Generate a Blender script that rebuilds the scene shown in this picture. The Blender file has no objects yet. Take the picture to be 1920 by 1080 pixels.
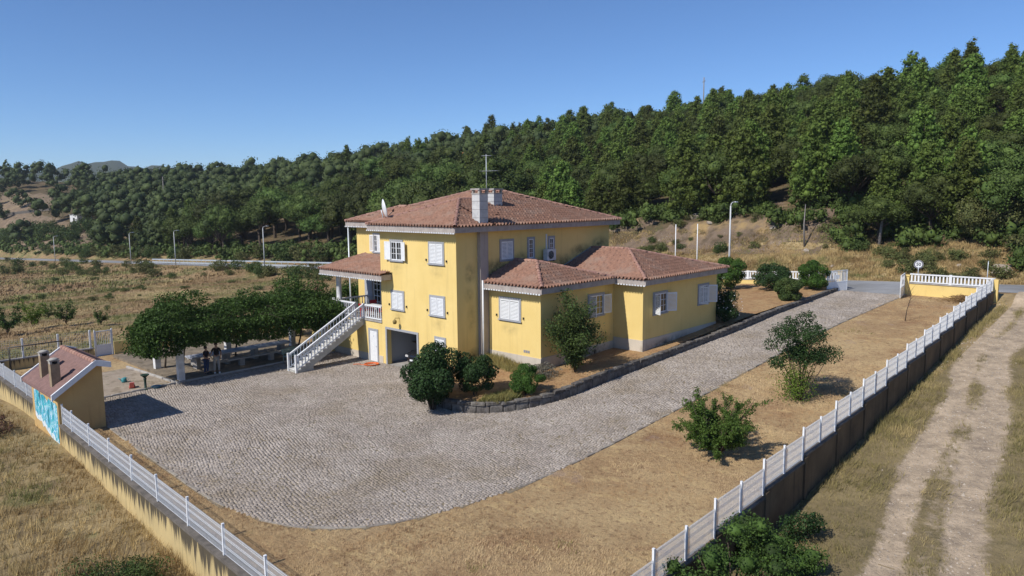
import bpy, math, random
import numpy as np
from mathutils import Vector, Matrix

# ---------------------------------------------------------------- camera, sky, sun, exposure
S = bpy.context.scene
C = S.collection
CAM = (-27.201, -30.065, 10.364)
cd = bpy.data.cameras.new('camera'); cam = bpy.data.objects.new('camera', cd); C.objects.link(cam)
cd.sensor_width = 36.0; cd.lens = 36.0 * 1363.125 / 1920.0
cd.clip_start = 0.1; cd.clip_end = 12000
yaw, pit, rol = 0.75888, 0.12297, -0.00889
def _cam():
    y, p, r = YAW, PIT, ROL
    fw = Vector((math.cos(y)*math.cos(p), math.sin(y)*math.cos(p), -math.sin(p)))
    rt = Vector((math.sin(y), -math.cos(y), 0)); up = rt.cross(fw)
    rt2 = rt*math.cos(r) + up*math.sin(r); up2 = -rt*math.sin(r) + up*math.cos(r)
    m = Matrix((rt2, up2, -fw)).transposed().to_4x4(); m.translation = Vector(CAM)
    cam.matrix_world = m
YAW, PIT, ROL = yaw, pit, rol
_cam()
S.camera = cam

SUN_AZ = math.radians(180 - 7.9); SUN_EL = math.radians(44)
w = bpy.data.worlds.new('World'); S.world = w; w.use_nodes = True
nt = w.node_tree; nt.nodes.clear()
sky = nt.nodes.new('ShaderNodeTexSky'); sky.sky_type = 'NISHITA'; sky.sun_disc = False
sky.sun_elevation = SUN_EL; sky.sun_rotation = math.pi/2 - SUN_AZ
sky.altitude = 2000; sky.air_density = 1.0; sky.dust_density = 0.0; sky.ozone_density = 10.0
bg = nt.nodes.new('ShaderNodeBackground'); bg.inputs[1].default_value = 0.118
wo = nt.nodes.new('ShaderNodeOutputWorld')
nt.links.new(sky.outputs[0], bg.inputs[0]); nt.links.new(bg.outputs[0], wo.inputs[0])
sl = bpy.data.lights.new('sun', 'SUN'); sl.energy = 4.6; sl.angle = math.radians(0.53); sl.color = (1.0, 0.95, 0.87)
so = bpy.data.objects.new('sun', sl); C.objects.link(so)
sd = Vector((math.cos(SUN_AZ)*math.cos(SUN_EL), math.sin(SUN_AZ)*math.cos(SUN_EL), math.sin(SUN_EL)))
so.rotation_euler = sd.to_track_quat('Z', 'Y').to_euler(); so.location = (0, 0, 60)
S.view_settings.view_transform = 'Standard'; S.view_settings.look = 'None'
S.view_settings.exposure = 0.15; S.view_settings.gamma = 1.0
S.view_settings.use_curve_mapping = False
S.render.engine = 'CYCLES'
S.cycles.max_bounces = 6; S.cycles.diffuse_bounces = 3; S.cycles.transparent_max_bounces = 8

random.seed(7)
R = np.random.default_rng(7)
rnd = random.uniform
pi = math.pi

# ---------------------------------------------------------------- helpers: objects
def tag(o, label=None, cat=None, group=None, kind=None):
    if label: o['label'] = label
    if cat: o['category'] = cat
    if group: o['group'] = group
    if kind: o['kind'] = kind
    return o
def empty(name, loc=(0, 0, 0), rz=0, label=None, cat=None, group=None):
    o = bpy.data.objects.new(name, None); C.objects.link(o); o.location = loc; o.rotation_euler = (0, 0, rz)
    o.empty_display_size = 0.2
    return tag(o, label, cat, group)
def link(name, me, parent=None, loc=(0, 0, 0), rz=0):
    o = bpy.data.objects.new(name, me); C.objects.link(o); o.location = loc; o.rotation_euler = (0, 0, rz)
    if parent: o.parent = parent
    return o
def npmesh(name, V, F, mat=None, smooth=False, mi=None):
    """V (n,3), F (m,k) same-size faces"""
    V = np.asarray(V, np.float32); F = np.asarray(F, np.int32)
    me = bpy.data.meshes.new(name); n, k = F.shape
    me.vertices.add(len(V)); me.vertices.foreach_set('co', V.ravel())
    me.loops.add(n*k); me.loops.foreach_set('vertex_index', F.ravel())
    me.polygons.add(n); me.polygons.foreach_set('loop_start', np.arange(n, dtype=np.int32)*k)
    try: me.polygons.foreach_set('loop_total', np.full(n, k, np.int32))
    except Exception: pass
    if smooth: me.polygons.foreach_set('use_smooth', np.ones(n, bool))
    mats = mat if isinstance(mat, (list, tuple)) else [mat]
    for m in mats:
        if m: me.materials.append(m)
    if mi is not None: me.polygons.foreach_set('material_index', np.asarray(mi, np.int32))
    me.update(calc_edges=True); me.validate()
    return me
class MB:
    def __init__(s): s.v = []; s.f = []; s.m = []; s.sm = []
    def add(s, vs, fs, m=0, sm=False):
        b = len(s.v); s.v += [tuple(p) for p in vs]
        for f in fs: s.f.append([b+i for i in f]); s.m.append(m); s.sm.append(sm)
        return s
    def box(s, x0, x1, y0, y1, z0, z1, m=0):
        return s.add([(x0,y0,z0),(x1,y0,z0),(x1,y1,z0),(x0,y1,z0),(x0,y0,z1),(x1,y0,z1),(x1,y1,z1),(x0,y1,z1)],
                     [(0,3,2,1),(4,5,6,7),(0,1,5,4),(1,2,6,5),(2,3,7,6),(3,0,4,7)], m)
    def obox(s, c, sx, sy, sz, rz=0, m=0, taper=1.0):
        """box centred on c in plan, base at c.z"""
        vs = []
        for z, t in ((0, 1.0), (sz, taper)):
            for a, b in ((-1,-1),(1,-1),(1,1),(-1,1)):
                x, y = a*sx/2*t, b*sy/2*t
                vs.append((c[0]+x*math.cos(rz)-y*math.sin(rz), c[1]+x*math.sin(rz)+y*math.cos(rz), c[2]+z))
        return s.add(vs, [(0,3,2,1),(4,5,6,7),(0,1,5,4),(1,2,6,5),(2,3,7,6),(3,0,4,7)], m)
    def beam(s, a, b, wd, ht, m=0):
        """bar of section wd x ht from a to b (wd horizontal)"""
        a = Vector(a); b = Vector(b); d = (b-a).normalized()
        sd_ = d.cross(Vector((0,0,1)))
        if sd_.length < 1e-4: sd_ = Vector((1,0,0))
        sd_.normalize(); up = sd_.cross(d).normalized()
        vs = []
        for p in (a, b):
            for i, j in ((-1,-1),(1,-1),(1,1),(-1,1)): vs.append(p+sd_*(i*wd/2)+up*(j*ht/2))
        return s.add(vs, [(0,1,2,3),(7,6,5,4),(0,4,5,1),(1,5,6,2),(2,6,7,3),(3,7,4,0)], m)
    def tube(s, pts, rad, n=8, m=0, caps=True, sm=True):
        pts = [Vector(p) for p in pts]
        if not hasattr(rad, '__len__'): rad = [rad]*len(pts)
        vs = []; b = len(s.v)
        prev = None
        for i, p in enumerate(pts):
            d = (pts[min(i+1, len(pts)-1)] - pts[max(i-1, 0)]).normalized()
            if prev is None:
                x = d.cross(Vector((0.3,0.2,1)) if abs(d.z) < .9 else Vector((1,0.1,0))).normalized()
            else:
                x = (prev - d*prev.dot(d)).normalized()
            prev = x; y = d.cross(x)
            for k in range(n):
                a = 2*pi*k/n; vs.append(p + (x*math.cos(a)+y*math.sin(a))*rad[i])
        fs = []
        for i in range(len(pts)-1):
            for k in range(n):
                fs.append((i*n+k, i*n+(k+1) % n, (i+1)*n+(k+1) % n, (i+1)*n+k))
        s.add(vs, fs, m, sm)
        if caps:
            s.f.append([b+k for k in range(n)][::-1]); s.m.append(m); s.sm.append(False)
            s.f.append([b+(len(pts)-1)*n+k for k in range(n)]); s.m.append(m); s.sm.append(False)
        return s
    def lathe(s, prof, n=10, c=(0,0,0), m=0, sm=True):
        vs = []
        for r, z in prof:
            for k in range(n):
                a = 2*pi*k/n; vs.append((c[0]+r*math.cos(a), c[1]+r*math.sin(a), c[2]+z))
        fs = [(i*n+k, i*n+(k+1) % n, (i+1)*n+(k+1) % n, (i+1)*n+k) for i in range(len(prof)-1) for k in range(n)]
        b = len(s.v); s.add(vs, fs, m, sm)
        s.f.append([b+k for k in range(n)][::-1]); s.m.append(m); s.sm.append(False)
        s.f.append([b+(len(prof)-1)*n+k for k in range(n)]); s.m.append(m); s.sm.append(False)
        return s
    def prism(s, poly, z0, z1, m=0):
        n = len(poly)
        vs = [(p[0],p[1],z0) for p in poly]+[(p[0],p[1],z1) for p in poly]
        return s.add(vs, [tuple(range(n))[::-1], tuple(range(n, 2*n))]+[(i,(i+1) % n,n+(i+1) % n,n+i) for i in range(n)], m)
    def extrude(s, poly, d, m=0):
        """3-D planar polygon pushed by vector d"""
        n = len(poly); poly = [Vector(p) for p in poly]; d = Vector(d)
        return s.add(poly+[p+d for p in poly], [tuple(range(n))[::-1], tuple(range(n, 2*n))]+[(i,(i+1) % n,n+(i+1) % n,n+i) for i in range(n)], m)
    def mesh(s, name, mat, org=(0, 0, 0)):
        me = bpy.data.meshes.new(name)
        me.from_pydata([(a-org[0], b-org[1], c-org[2]) for a, b, c in s.v], [], s.f)
        for mm in (mat if isinstance(mat, (list, tuple)) else [mat]): me.materials.append(mm)
        me.polygons.foreach_set('material_index', s.m); me.polygons.foreach_set('use_smooth', s.sm)
        import bmesh
        bm = bmesh.new(); bm.from_mesh(me); bmesh.ops.recalc_face_normals(bm, faces=bm.faces); bm.to_mesh(me); bm.free()
        return me
    def build(s, name, mat, parent=None, org=(0, 0, 0)):
        return link(name, s.mesh(name, mat, org), parent)
def copy_tree(o, parent=None):
    c = o.copy(); C.objects.link(c); c.parent = parent
    for ch in [x for x in kids.get(o.name, [])]: copy_tree(ch, c)
    return c
kids = {}
def register(o):
    """remember the children of a prototype (Object.children is slow in big scenes)"""
    for x in [o]+list(o.children_recursive): kids[x.name] = list(x.children)

# ---------------------------------------------------------------- helpers: materials
def mat(name, col, col2=None, scale=3.0, rough=.85, bump=0.0, bscale=30, detail=6, island=0.0, metal=0, spec=.3, trans=None, lo=.35, hi=.65,
        stain=None, sscale=1.0, slo=.5, shi=.7, coord='Object', stretch=None, objrand=0.0):
    m = bpy.data.materials.new(name); m.use_nodes = True; t = m.node_tree; N = t.nodes; L = t.links
    bs = N['Principled BSDF']; bs.inputs['Roughness'].default_value = rough; bs.inputs['Metallic'].default_value = metal
    bs.inputs['Specular IOR Level'].default_value = spec
    tc = N.new('ShaderNodeTexCoord'); src = tc.outputs[coord]
    if coord == 'World':
        pass
    if stretch:
        mp = N.new('ShaderNodeMapping'); mp.inputs['Scale'].default_value = stretch; L.new(src, mp.inputs[0]); src = mp.outputs[0]
    def mix(f, a, b):
        x = N.new('ShaderNodeMix'); x.data_type = 'RGBA'
        if isinstance(f, float): x.inputs[0].default_value = f
        else: L.new(f, x.inputs[0])
        for i, v in ((6, a), (7, b)):
            if isinstance(v, (tuple, list)): x.inputs[i].default_value = (*v[:3], 1)
            else: L.new(v, x.inputs[i])
        return x.outputs[2]
    def noise(sc, lo_, hi_, det=detail):
        n = N.new('ShaderNodeTexNoise'); n.inputs['Scale'].default_value = sc; n.inputs['Detail'].default_value = det; n.inputs['Roughness'].default_value = .62
        L.new(src, n.inputs['Vector'])
        r = N.new('ShaderNodeMapRange'); r.inputs[1].default_value = lo_; r.inputs[2].default_value = hi_; L.new(n.outputs[0], r.inputs[0])
        return r.outputs[0]
    c = (*col, 1)
    out = tuple(col)
    if col2: out = mix(noise(scale, lo, hi), col, col2)
    if stain: out = mix(noise(sscale, slo, shi), out, stain)
    if island or objrand:
        hs = N.new('ShaderNodeHueSaturation')
        if isinstance(out, tuple): hs.inputs['Color'].default_value = (*out, 1)
        else: L.new(out, hs.inputs['Color'])
        val = None
        if island:
            g = N.new('ShaderNodeNewGeometry'); r = N.new('ShaderNodeMapRange'); r.inputs[3].default_value = 1-island; r.inputs[4].default_value = 1+island
            L.new(g.outputs['Random Per Island'], r.inputs[0]); val = r.outputs[0]
        if objrand:
            oi = N.new('ShaderNodeObjectInfo'); r2 = N.new('ShaderNodeMapRange'); r2.inputs[3].default_value = 1-objrand; r2.inputs[4].default_value = 1+objrand
            L.new(oi.outputs['Random'], r2.inputs[0])
            if val is not None:
                mm = N.new('ShaderNodeMath'); mm.operation = 'MULTIPLY'; L.new(val, mm.inputs[0]); L.new(r2.outputs[0], mm.inputs[1]); val = mm.outputs[0]
            else: val = r2.outputs[0]
            r3 = N.new('ShaderNodeMapRange'); r3.inputs[3].default_value = .5-objrand*.06; r3.inputs[4].default_value = .5+objrand*.05
            L.new(oi.outputs['Random'], r3.inputs[0]); L.new(r3.outputs[0], hs.inputs['Hue'])
        L.new(val, hs.inputs['Value']); out = hs.outputs[0]
    if isinstance(out, tuple): bs.inputs['Base Color'].default_value = (*out, 1)
    else: L.new(out, bs.inputs['Base Color'])
    if bump:
        n = N.new('ShaderNodeTexNoise'); n.inputs['Scale'].default_value = bscale; n.inputs['Detail'].default_value = 5; L.new(src, n.inputs['Vector'])
        b = N.new('ShaderNodeBump'); b.inputs['Strength'].default_value = bump; b.inputs['Distance'].default_value = .05; L.new(n.outputs[0], b.inputs['Height']); L.new(b.outputs[0], bs.inputs['Normal'])
    if trans:
        tr = N.new('ShaderNodeBsdfTranslucent'); ms = N.new('ShaderNodeMixShader'); ms.inputs[0].default_value = trans
        if isinstance(out, tuple): tr.inputs[0].default_value = (*out, 1)
        else: L.new(out, tr.inputs[0])
        L.new(bs.outputs[0], ms.inputs[1]); L.new(tr.outputs[0], ms.inputs[2]); L.new(ms.outputs[0], N['Material Output'].inputs[0])
    return m

def wall_mat(name, base, base2, dirt=(.10,.085,.06), dirt_amt=.35, top_z=None, streak=True):
    """painted render: faint blotches and vertical rain streaks"""
    m = bpy.data.materials.new(name); m.use_nodes = True; t = m.node_tree; N = t.nodes; L = t.links
    bs = N['Principled BSDF']; bs.inputs['Roughness'].default_value = .9; bs.inputs['Specular IOR Level'].default_value = .15
    tc = N.new('ShaderNodeTexCoord')
    n1 = N.new('ShaderNodeTexNoise'); n1.inputs['Scale'].default_value = .6; n1.inputs['Detail'].default_value = 8; n1.inputs['Roughness'].default_value = .65; L.new(tc.outputs['Object'], n1.inputs['Vector'])
    r1 = N.new('ShaderNodeMapRange'); r1.inputs[1].default_value = .35; r1.inputs[2].default_value = .68; L.new(n1.outputs[0], r1.inputs[0])
    a = N.new('ShaderNodeMix'); a.data_type = 'RGBA'; a.inputs[6].default_value = (*base, 1); a.inputs[7].default_value = (*base2, 1); L.new(r1.outputs[0], a.inputs[0])
    mp = N.new('ShaderNodeMapping'); mp.inputs['Scale'].default_value = (2.2, 2.2, .12); L.new(tc.outputs['Object'], mp.inputs[0])
    n2 = N.new('ShaderNodeTexNoise'); n2.inputs['Scale'].default_value = 2.0; n2.inputs['Detail'].default_value = 6; L.new(mp.outputs[0], n2.inputs['Vector'])
    r2 = N.new('ShaderNodeMapRange'); r2.inputs[1].default_value = .55; r2.inputs[2].default_value = .85; r2.inputs[4].default_value = dirt_amt; L.new(n2.outputs[0], r2.inputs[0])
    b = N.new('ShaderNodeMix'); b.data_type = 'RGBA'; b.inputs[7].default_value = (*dirt, 1); L.new(r2.outputs[0], b.inputs[0]); L.new(a.outputs[2], b.inputs[6])
    if top_z is not None:
        sx = N.new('ShaderNodeSeparateXYZ'); L.new(tc.outputs['Object'], sx.inputs[0])
        mp3 = N.new('ShaderNodeMapping'); mp3.inputs['Scale'].default_value = (1, 1, .02); L.new(tc.outputs['Object'], mp3.inputs[0])
        n4 = N.new('ShaderNodeTexNoise'); n4.inputs['Scale'].default_value = 3.2; n4.inputs['Detail'].default_value = 9; n4.inputs['Roughness'].default_value = .75; L.new(mp3.outputs[0], n4.inputs['Vector'])
        # rain has run down from the coping: long and short black tongues
        ln = N.new('ShaderNodeMapRange'); ln.inputs[1].default_value = .38; ln.inputs[2].default_value = .66; ln.inputs[3].default_value = .05; ln.inputs[4].default_value = 1.1; L.new(n4.outputs[0], ln.inputs[0])
        ad = N.new('ShaderNodeMath'); ad.operation = 'ADD'; L.new(sx.outputs[2], ad.inputs[0]); L.new(ln.outputs[0], ad.inputs[1])
        r5_ = N.new('ShaderNodeMapRange'); r5_.inputs[1].default_value = top_z+1.0-.05; r5_.inputs[2].default_value = top_z+1.0+.18; r5_.inputs[4].default_value = .92; L.new(ad.outputs[0], r5_.inputs[0])
        b2 = N.new('ShaderNodeMix'); b2.data_type = 'RGBA'; b2.inputs[7].default_value = (.055, .048, .04, 1); L.new(r5_.outputs[0], b2.inputs[0]); L.new(b.outputs[2], b2.inputs[6]); b = b2
    L.new(b.outputs[2], bs.inputs['Base Color'])
    n3 = N.new('ShaderNodeTexNoise'); n3.inputs['Scale'].default_value = 40; L.new(tc.outputs['Object'], n3.inputs['Vector'])
    bp = N.new('ShaderNodeBump'); bp.inputs['Strength'].default_value = .15; bp.inputs['Distance'].default_value = .02; L.new(n3.outputs[0], bp.inputs['Height']); L.new(bp.outputs[0], bs.inputs['Normal'])
    return m

M = {}
M['yellow'] = wall_mat('yellow_render', (.745, .565, .225), (.69, .51, .19), (.30, .20, .08), .3)
M['yellow_old'] = wall_mat('old_yellow_render', (.56, .43, .21), (.42, .33, .17), (.06, .05, .035), 1.0, top_z=.25)
M['plinth'] = wall_mat('plinth_render', (.56, .50, .42), (.46, .41, .34), (.2, .18, .15), .4)
M['grey_render'] = wall_mat('grey_render', (.42, .37, .33), (.34, .30, .27), (.15, .12, .1), .5)
M['wall_dark'] = wall_mat('weathered_wall', (.19, .135, .08), (.09, .068, .045), (.03, .028, .025), .9)
M['granite'] = mat('granite_trim', (.36, .37, .39), (.28, .29, .31), 14, .8, .1, 60)
M['fascia'] = mat('eave_render', (.40, .36, .33), (.30, .26, .24), 3, .9, .1, 30)
M['white'] = mat('white_paint', (.74, .75, .76), (.66, .68, .70), 4, .5, objrand=.03)
M['white_old'] = mat('weathered_white_paint', (.72, .72, .72), (.50, .49, .47), 2.5, .6, .1, 30)
M['white_metal'] = mat('white_coated_metal', (.78, .80, .82), (.70, .72, .74), 6, .4, spec=.5)
M['conc'] = mat('pale_concrete', (.40, .38, .35), (.28, .26, .24), 2.5, .9, .25, 40)
M['chim'] = mat('chimney_block', (.56, .56, .55), (.42, .42, .42), 3, .9, .2, 30)
M['joint'] = mat('chimney_joint', (.16, .15, .15), None, rough=.9)
M['tile'] = mat('clay_tile', (.30, .165, .115), (.19, .105, .075), 4.5, .85, .1, 40, stain=(.27,.19,.15), sscale=.8, slo=.48, shi=.75)
M['tile_ridge'] = mat('clay_ridge_tile', (.36, .20, .155), (.25, .15, .12), 3, .85, .1, 40, objrand=.12)
M['tile_hut'] = mat('hut_clay_tile', (.225, .135, .12), (.165, .10, .09), 5, .85, .1, 40)
M['glass'] = mat('window_glass', (.015, .018, .022), rough=.06, spec=.9)
M['dark'] = mat('dark_void', (.012, .012, .012), rough=.9)
M['black_metal'] = mat('black_metal', (.02, .02, .022), rough=.5, spec=.5)
M['rubber'] = mat('rubber', (.015, .015, .015), rough=.8)
M['steel'] = mat('galvanised_steel', (.52, .56, .60), (.44, .48, .52), 1.5, .45, metal=.3, spec=.5)
M['pole'] = mat('lamp_pole_grey', (.55, .57, .58), (.46, .48, .49), 2, .5, spec=.4)
M['asphalt'] = mat('asphalt', (.29, .295, .305), (.25, .255, .265), .4, .9, .2, 60, stain=(.18, .18, .18), sscale=.08, slo=.45, shi=.6)
M['line'] = mat('road_paint', (.62, .62, .60), rough=.7)
M['cobble'] = mat('granite_cobble', (.37, .325, .285), (.28, .24, .205), .5, .85, .2, 60, island=.20, stain=(.25, .205, .155), sscale=.30, slo=.50, shi=.70)
M['joint_soil'] = mat('paving_joint_soil', (.19, .16, .12), (.21, .17, .105), 1.2, .95)
M['stone'] = mat('border_granite', (.17, .155, .14), (.07, .062, .054), 5, .9, .4, 14, objrand=.22)
M['kerb'] = mat('kerb_granite', (.31, .28, .24), (.21, .185, .155), 4, .9, .3, 20, objrand=.2)
M['bark'] = mat('bark', (.10, .075, .055), (.06, .045, .035), 8, .95, .5, 20)
M['bark_pale'] = mat('pale_dead_bark', (.26, .24, .22), (.17, .15, .14), 5, .95, .4, 20)
M['skin'] = mat('skin', (.42, .25, .17), rough=.6)
M['green_paint'] = mat('green_bench_paint', (.28, .40, .36), (.22, .32, .29), 5, .6)
M['dark_green'] = mat('dark_green_cast_iron', (.02, .045, .035), rough=.6)
def leaf(name, c, c2, isl=.45, tr=.25, rnd_=.0, sc=1.2):
    return mat(name, c, c2, sc, .7, island=isl, trans=tr, objrand=rnd_, spec=.25)
M['pine'] = leaf('pine_needles', (.058, .092, .015), (.10, .138, .024), .32, .13, .45, .35)
M['oak'] = leaf('oak_leaves', (.043, .068, .014), (.076, .104, .022), .32, .13, .48, .35)
M['scrub'] = leaf('broom_leaves', (.085, .105, .032), (.13, .13, .045), .4, .2, .25)
M['far_wood'] = leaf('far_wood_leaves', (.028, .048, .013), (.070, .094, .026), .25, .12, 0, .10)
M['vine'] = leaf('vine_leaves', (.034, .070, .013), (.065, .115, .022), .5, .2, 0, 2.5)
M['laurel'] = leaf('glossy_dark_leaves', (.018, .045, .012), (.035, .070, .018), .5, .15)
M['box'] = leaf('box_leaves', (.040, .090, .013), (.062, .125, .020), .4, .2)
M['olive_shrub'] = leaf('dull_shrub_leaves', (.045, .08, .022), (.085, .12, .03), .45, .25)
M['lime'] = leaf('bright_shoot_leaves', (.095, .16, .02), (.15, .22, .03), .35, .35)
M['grey_leaf'] = leaf('grey_lavender_leaves', (.13, .13, .10), (.19, .17, .13), .35, .2)
M['red_leaf'] = leaf('reddish_twigs', (.16, .06, .05), (.12, .08, .05), .35, .25)
M['plum'] = leaf('garden_tree_leaves', (.07, .125, .022), (.115, .185, .035), .4, .4)
M['grass'] = mat('dry_grass_blades', (.50, .38, .18), (.27, .18, .08), .45, .9, island=.40, trans=.3, stain=(.17, .18, .06), sscale=.30, slo=.52, shi=.66)
M['verge_blades'] = mat('verge_grass_blades', (.36, .29, .13), (.19, .17, .065), .35, .9, island=.40, trans=.3, stain=(.46, .36, .17), sscale=.5, slo=.58, shi=.7)
M['grass_green'] = mat('greener_grass_blades', (.20, .21, .07), (.30, .24, .09), .5, .9, island=.35, trans=.3)

# ---------------------------------------------------------------- terrain functions
CU, CV = CAM[0], CAM[1]
def ss(a, b, x):
    t = np.clip((np.asarray(x, float)-a)/(b-a), 0, 1); return t*t*(3-2*t)
def zr(v): return 1.75 - .043*np.clip(v, -70, 420)
def prof(u): return np.interp(u, [-20,-8,-2,4,10,16,24,38,42], [-.42,-.25,0,.35,.80,1.20,1.62,2.02,2.1])
def courtz(u): return np.interp(u, [-20,-12,0,3], [-.28,-.12,0,.0])
def lotz(u, v):
    u = np.asarray(u, float); v = np.asarray(v, float)
    k = ss(-6, 1, v)*(1-ss(1, 6, u))
    return prof(u)*(1-k)+courtz(u)*k - .05*ss(10, 42, u)*np.clip(v+5.5, 0, 25)
def L1(u, v): return float(lotz(u, v))
_t = random.Random(3)
_W = [(_t.uniform(.6, 1.4), _t.uniform(0, 6.28), _t.uniform(0, 6.28), _t.uniform(0, 6.28)) for _ in range(7)]
def wob(u, v, s):
    o = 0
    for i, (k, a, p, q) in enumerate(_W):
        f = k*(1+i*.7)/s; o = o + np.sin(u*f*math.cos(a)+v*f*math.sin(a)+p)/(1+i*.8)
    return o/2.2
AZT = [.10, .1775, .383, .585, .730, .876, 1.017, 1.148, 1.265, 1.372, 1.47]
DCT = [165, 170, 195, 250, 305, 355, 420, 480, 540, 620, 700]
ZCT = [30, 30, 30.5, 31, 33.5, 27.5, 24, 20.5, 21, 28, 33]
def hill(u, v):
    du = u-CU; dv = v-CV
    az = np.clip(np.arctan2(dv, du), .1, 1.46); D = np.hypot(du, dv)
    D0 = (50-CU)/np.cos(az); v0 = CV+(50-CU)*np.tan(az)
    Dc = np.interp(az, AZT, DCT); Zc = np.interp(az, AZT, ZCT); Dc = np.maximum(Dc, D0+60)
    t = (D-D0)/(Dc-D0); z0 = zr(v0)
    tt = np.clip(t, 0, 1)
    z = z0 + (Zc-z0)*(tt*.92+.08*tt*tt)
    z = np.where(t > 1, np.maximum(Zc-.05*(D-Dc), -30), z)
    cut = 2.6*ss(58, 64, u)*(1-ss(72, 120, u))*ss(-4, 5, v)*(1-ss(38, 47, v))
    return z + cut + wob(u, v, 22)*1.0*np.clip(tt*6, 0, 1), t
def groundz(u, v):
    """ground outside the plot"""
    u = np.asarray(u, float); v = np.asarray(v, float)
    road = zr(v)
    south = np.clip(-1.5+.078*(u+3), -1.5, 1.9)
    north = zr(np.maximum(v, 24)) - .032*(39-np.clip(u, -60, 39)) - .25 - .5*ss(40, 80, v)*(1-ss(33, 38.5, u))
    west = -.85 - .03*np.clip(-v, -8, 12)
    k = ss(-19, 24, v)
    z = south*(1-k)+north*k
    kw = ss(-14, -18, u)*(1-ss(14, 26, v))
    z = z*(1-kw)+west*kw
    inside = ss(-19.2, -16, v)*(1-ss(21, 24.5, v))*ss(-18, -15, u)*(1-ss(36, 39, u))
    z = z - .9*inside + .18*wob(u, v, 12)*ss(30, 50, v)*(1-ss(22, 34, u))*(1-ss(110, 150, v)) - .35*ss(60, 120, v)*(1-ss(30, 38, u))
    kr = ss(38.5, 41, u)
    z = z*(1-kr)+(road-.03)*kr
    h, t = hill(u, v)
    bank = ss(49, 53, u)
    h = h + .12*wob(u, v, 4)*bank
    return np.where(u > 48.5, (road-.03)*(1-ss(48.5, 51, u))+h*ss(48.5, 51, u), z)
def G(u, v): return float(groundz(u, v))

def tensor(us, vs, zf, mask=None):
    U, Vv = np.meshgrid(us, vs, indexing='ij'); Z = zf(U, Vv)
    n, m = len(us), len(vs)
    P = np.stack([U, Vv, Z], -1).reshape(-1, 3)
    i, j = np.meshgrid(np.arange(n-1), np.arange(m-1), indexing='ij'); a = (i*m+j).ravel()
    F = np.stack([a, a+m, a+m+1, a+1], 1)
    if mask is not None:
        cu_ = P[F].mean(1); F = F[mask(cu_[:, 0], cu_[:, 1])]
        used = np.unique(F); mp = -np.ones(len(P), int); mp[used] = np.arange(len(used)); P = P[used]; F = mp[F]
    return P, F

# ---- ground materials 
def ground_mat(name, layers, bump=.6, bscale=3.0, spec=.1):
    """layers: list of (colour, noise scale, lo, hi, stretch) painted one over the other"""
    m = bpy.data.materials.new(name); m.use_nodes = True; t = m.node_tree; N = t.nodes; L = t.links
    bs = N['Principled BSDF']; bs.inputs['Roughness'].default_value = .95; bs.inputs['Specular IOR Level'].default_value = spec
    tc = N.new('ShaderNodeTexCoord'); out = None
    for ly in layers:
        if out is None: out = (*ly, 1); continue
        col, sc, lo, hi, st = ly
        mp = N.new('ShaderNodeMapping'); mp.inputs['Scale'].default_value = st or (1, 1, 1); mp.inputs['Location'].default_value = (col[0]*50, sc*7, 0)
        L.new(tc.outputs['Object'], mp.inputs[0])
        n = N.new('ShaderNodeTexNoise'); n.inputs['Scale'].default_value = sc; n.inputs['Detail'].default_value = 9; n.inputs['Roughness'].default_value = .65; L.new(mp.outputs[0], n.inputs['Vector'])
        r = N.new('ShaderNodeMapRange'); r.inputs[1].default_value = lo; r.inputs[2].default_value = hi; L.new(n.outputs[0], r.inputs[0])
        x = N.new('ShaderNodeMix'); x.data_type = 'RGBA'; L.new(r.outputs[0], x.inputs[0])
        if isinstance(out, tuple): x.inputs[6].default_value = out
        else: L.new(out, x.inputs[6])
        x.inputs[7].default_value = (*col, 1); out = x.outputs[2]
    L.new(out, bs.inputs['Base Color'])
    n = N.new('ShaderNodeTexNoise'); n.inputs['Scale'].default_value = bscale; n.inputs['Detail'].default_value = 10; n.inputs['Roughness'].default_value = .7; L.new(tc.outputs['Object'], n.inputs['Vector'])
    b = N.new('ShaderNodeBump'); b.inputs['Strength'].default_value = bump; b.inputs['Distance'].default_value = .15; L.new(n.outputs[0], b.inputs['Height']); L.new(b.outputs[0], bs.inputs['Normal'])
    return m
STRAW = (.40, .275, .125)
M['lawn'] = ground_mat('dry_lawn', [(.37, .25, .135), ((.48, .35, .19), .22, .42, .60, None), ((.27, .155, .085), .30, .54, .70, None),
    ((.58, .43, .22), 1.6, .55, .70, (1, .45, 1)), ((.19, .115, .065), 4.5, .52, .70, None), ((.22, .20, .08), .55, .66, .76, None), ((.36, .27, .22), .33, .64, .74, None), ((.62, .47, .26), 11, .58, .74, (1, .4, 1))], 1.0, 6)
M['lawn_blades'] = ground_mat('lawn_blades', [(.42, .275, .145), ((.56, .42, .245), .22, .46, .58, None), ((.25, .155, .09), .34, .50, .62, None), ((.68, .52, .29), 1.6, .55, .70, (1, .45, 1)), ((.24, .22, .09), .55, .66, .76, None)], .1, 2)
M['soil'] = ground_mat('bed_soil', [(.34, .20, .10), ((.42, .28, .14), .6, .4, .65, None), ((.22, .13, .07), 2.5, .5, .7, None), ((.45, .33, .18), 7, .55, .75, None)], .8, 6)
M['dirt'] = ground_mat('bare_dirt', [(.33, .27, .21), ((.42, .35, .27), .8, .4, .65, None), ((.20, .16, .11), 1.5, .52, .7, None), ((.15, .15, .07), 1.1, .6, .75, None)], .8, 6)
M['field'] = ground_mat('dry_field', [(.29, .205, .11), ((.225, .15, .085), .045, .40, .56, None), ((.40, .31, .155), .09, .52, .66, (1, .6, 1)), ((.12, .135, .05), .10, .46, .60, None),
    ((.42, .30, .14), .9, .5, .72, None), ((.16, .105, .06), 1.6, .5, .72, None), ((.14, .14, .06), .5, .6, .75, None), ((.20, .14, .08), 6, .5, .75, None)], 1.0, 2)

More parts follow.
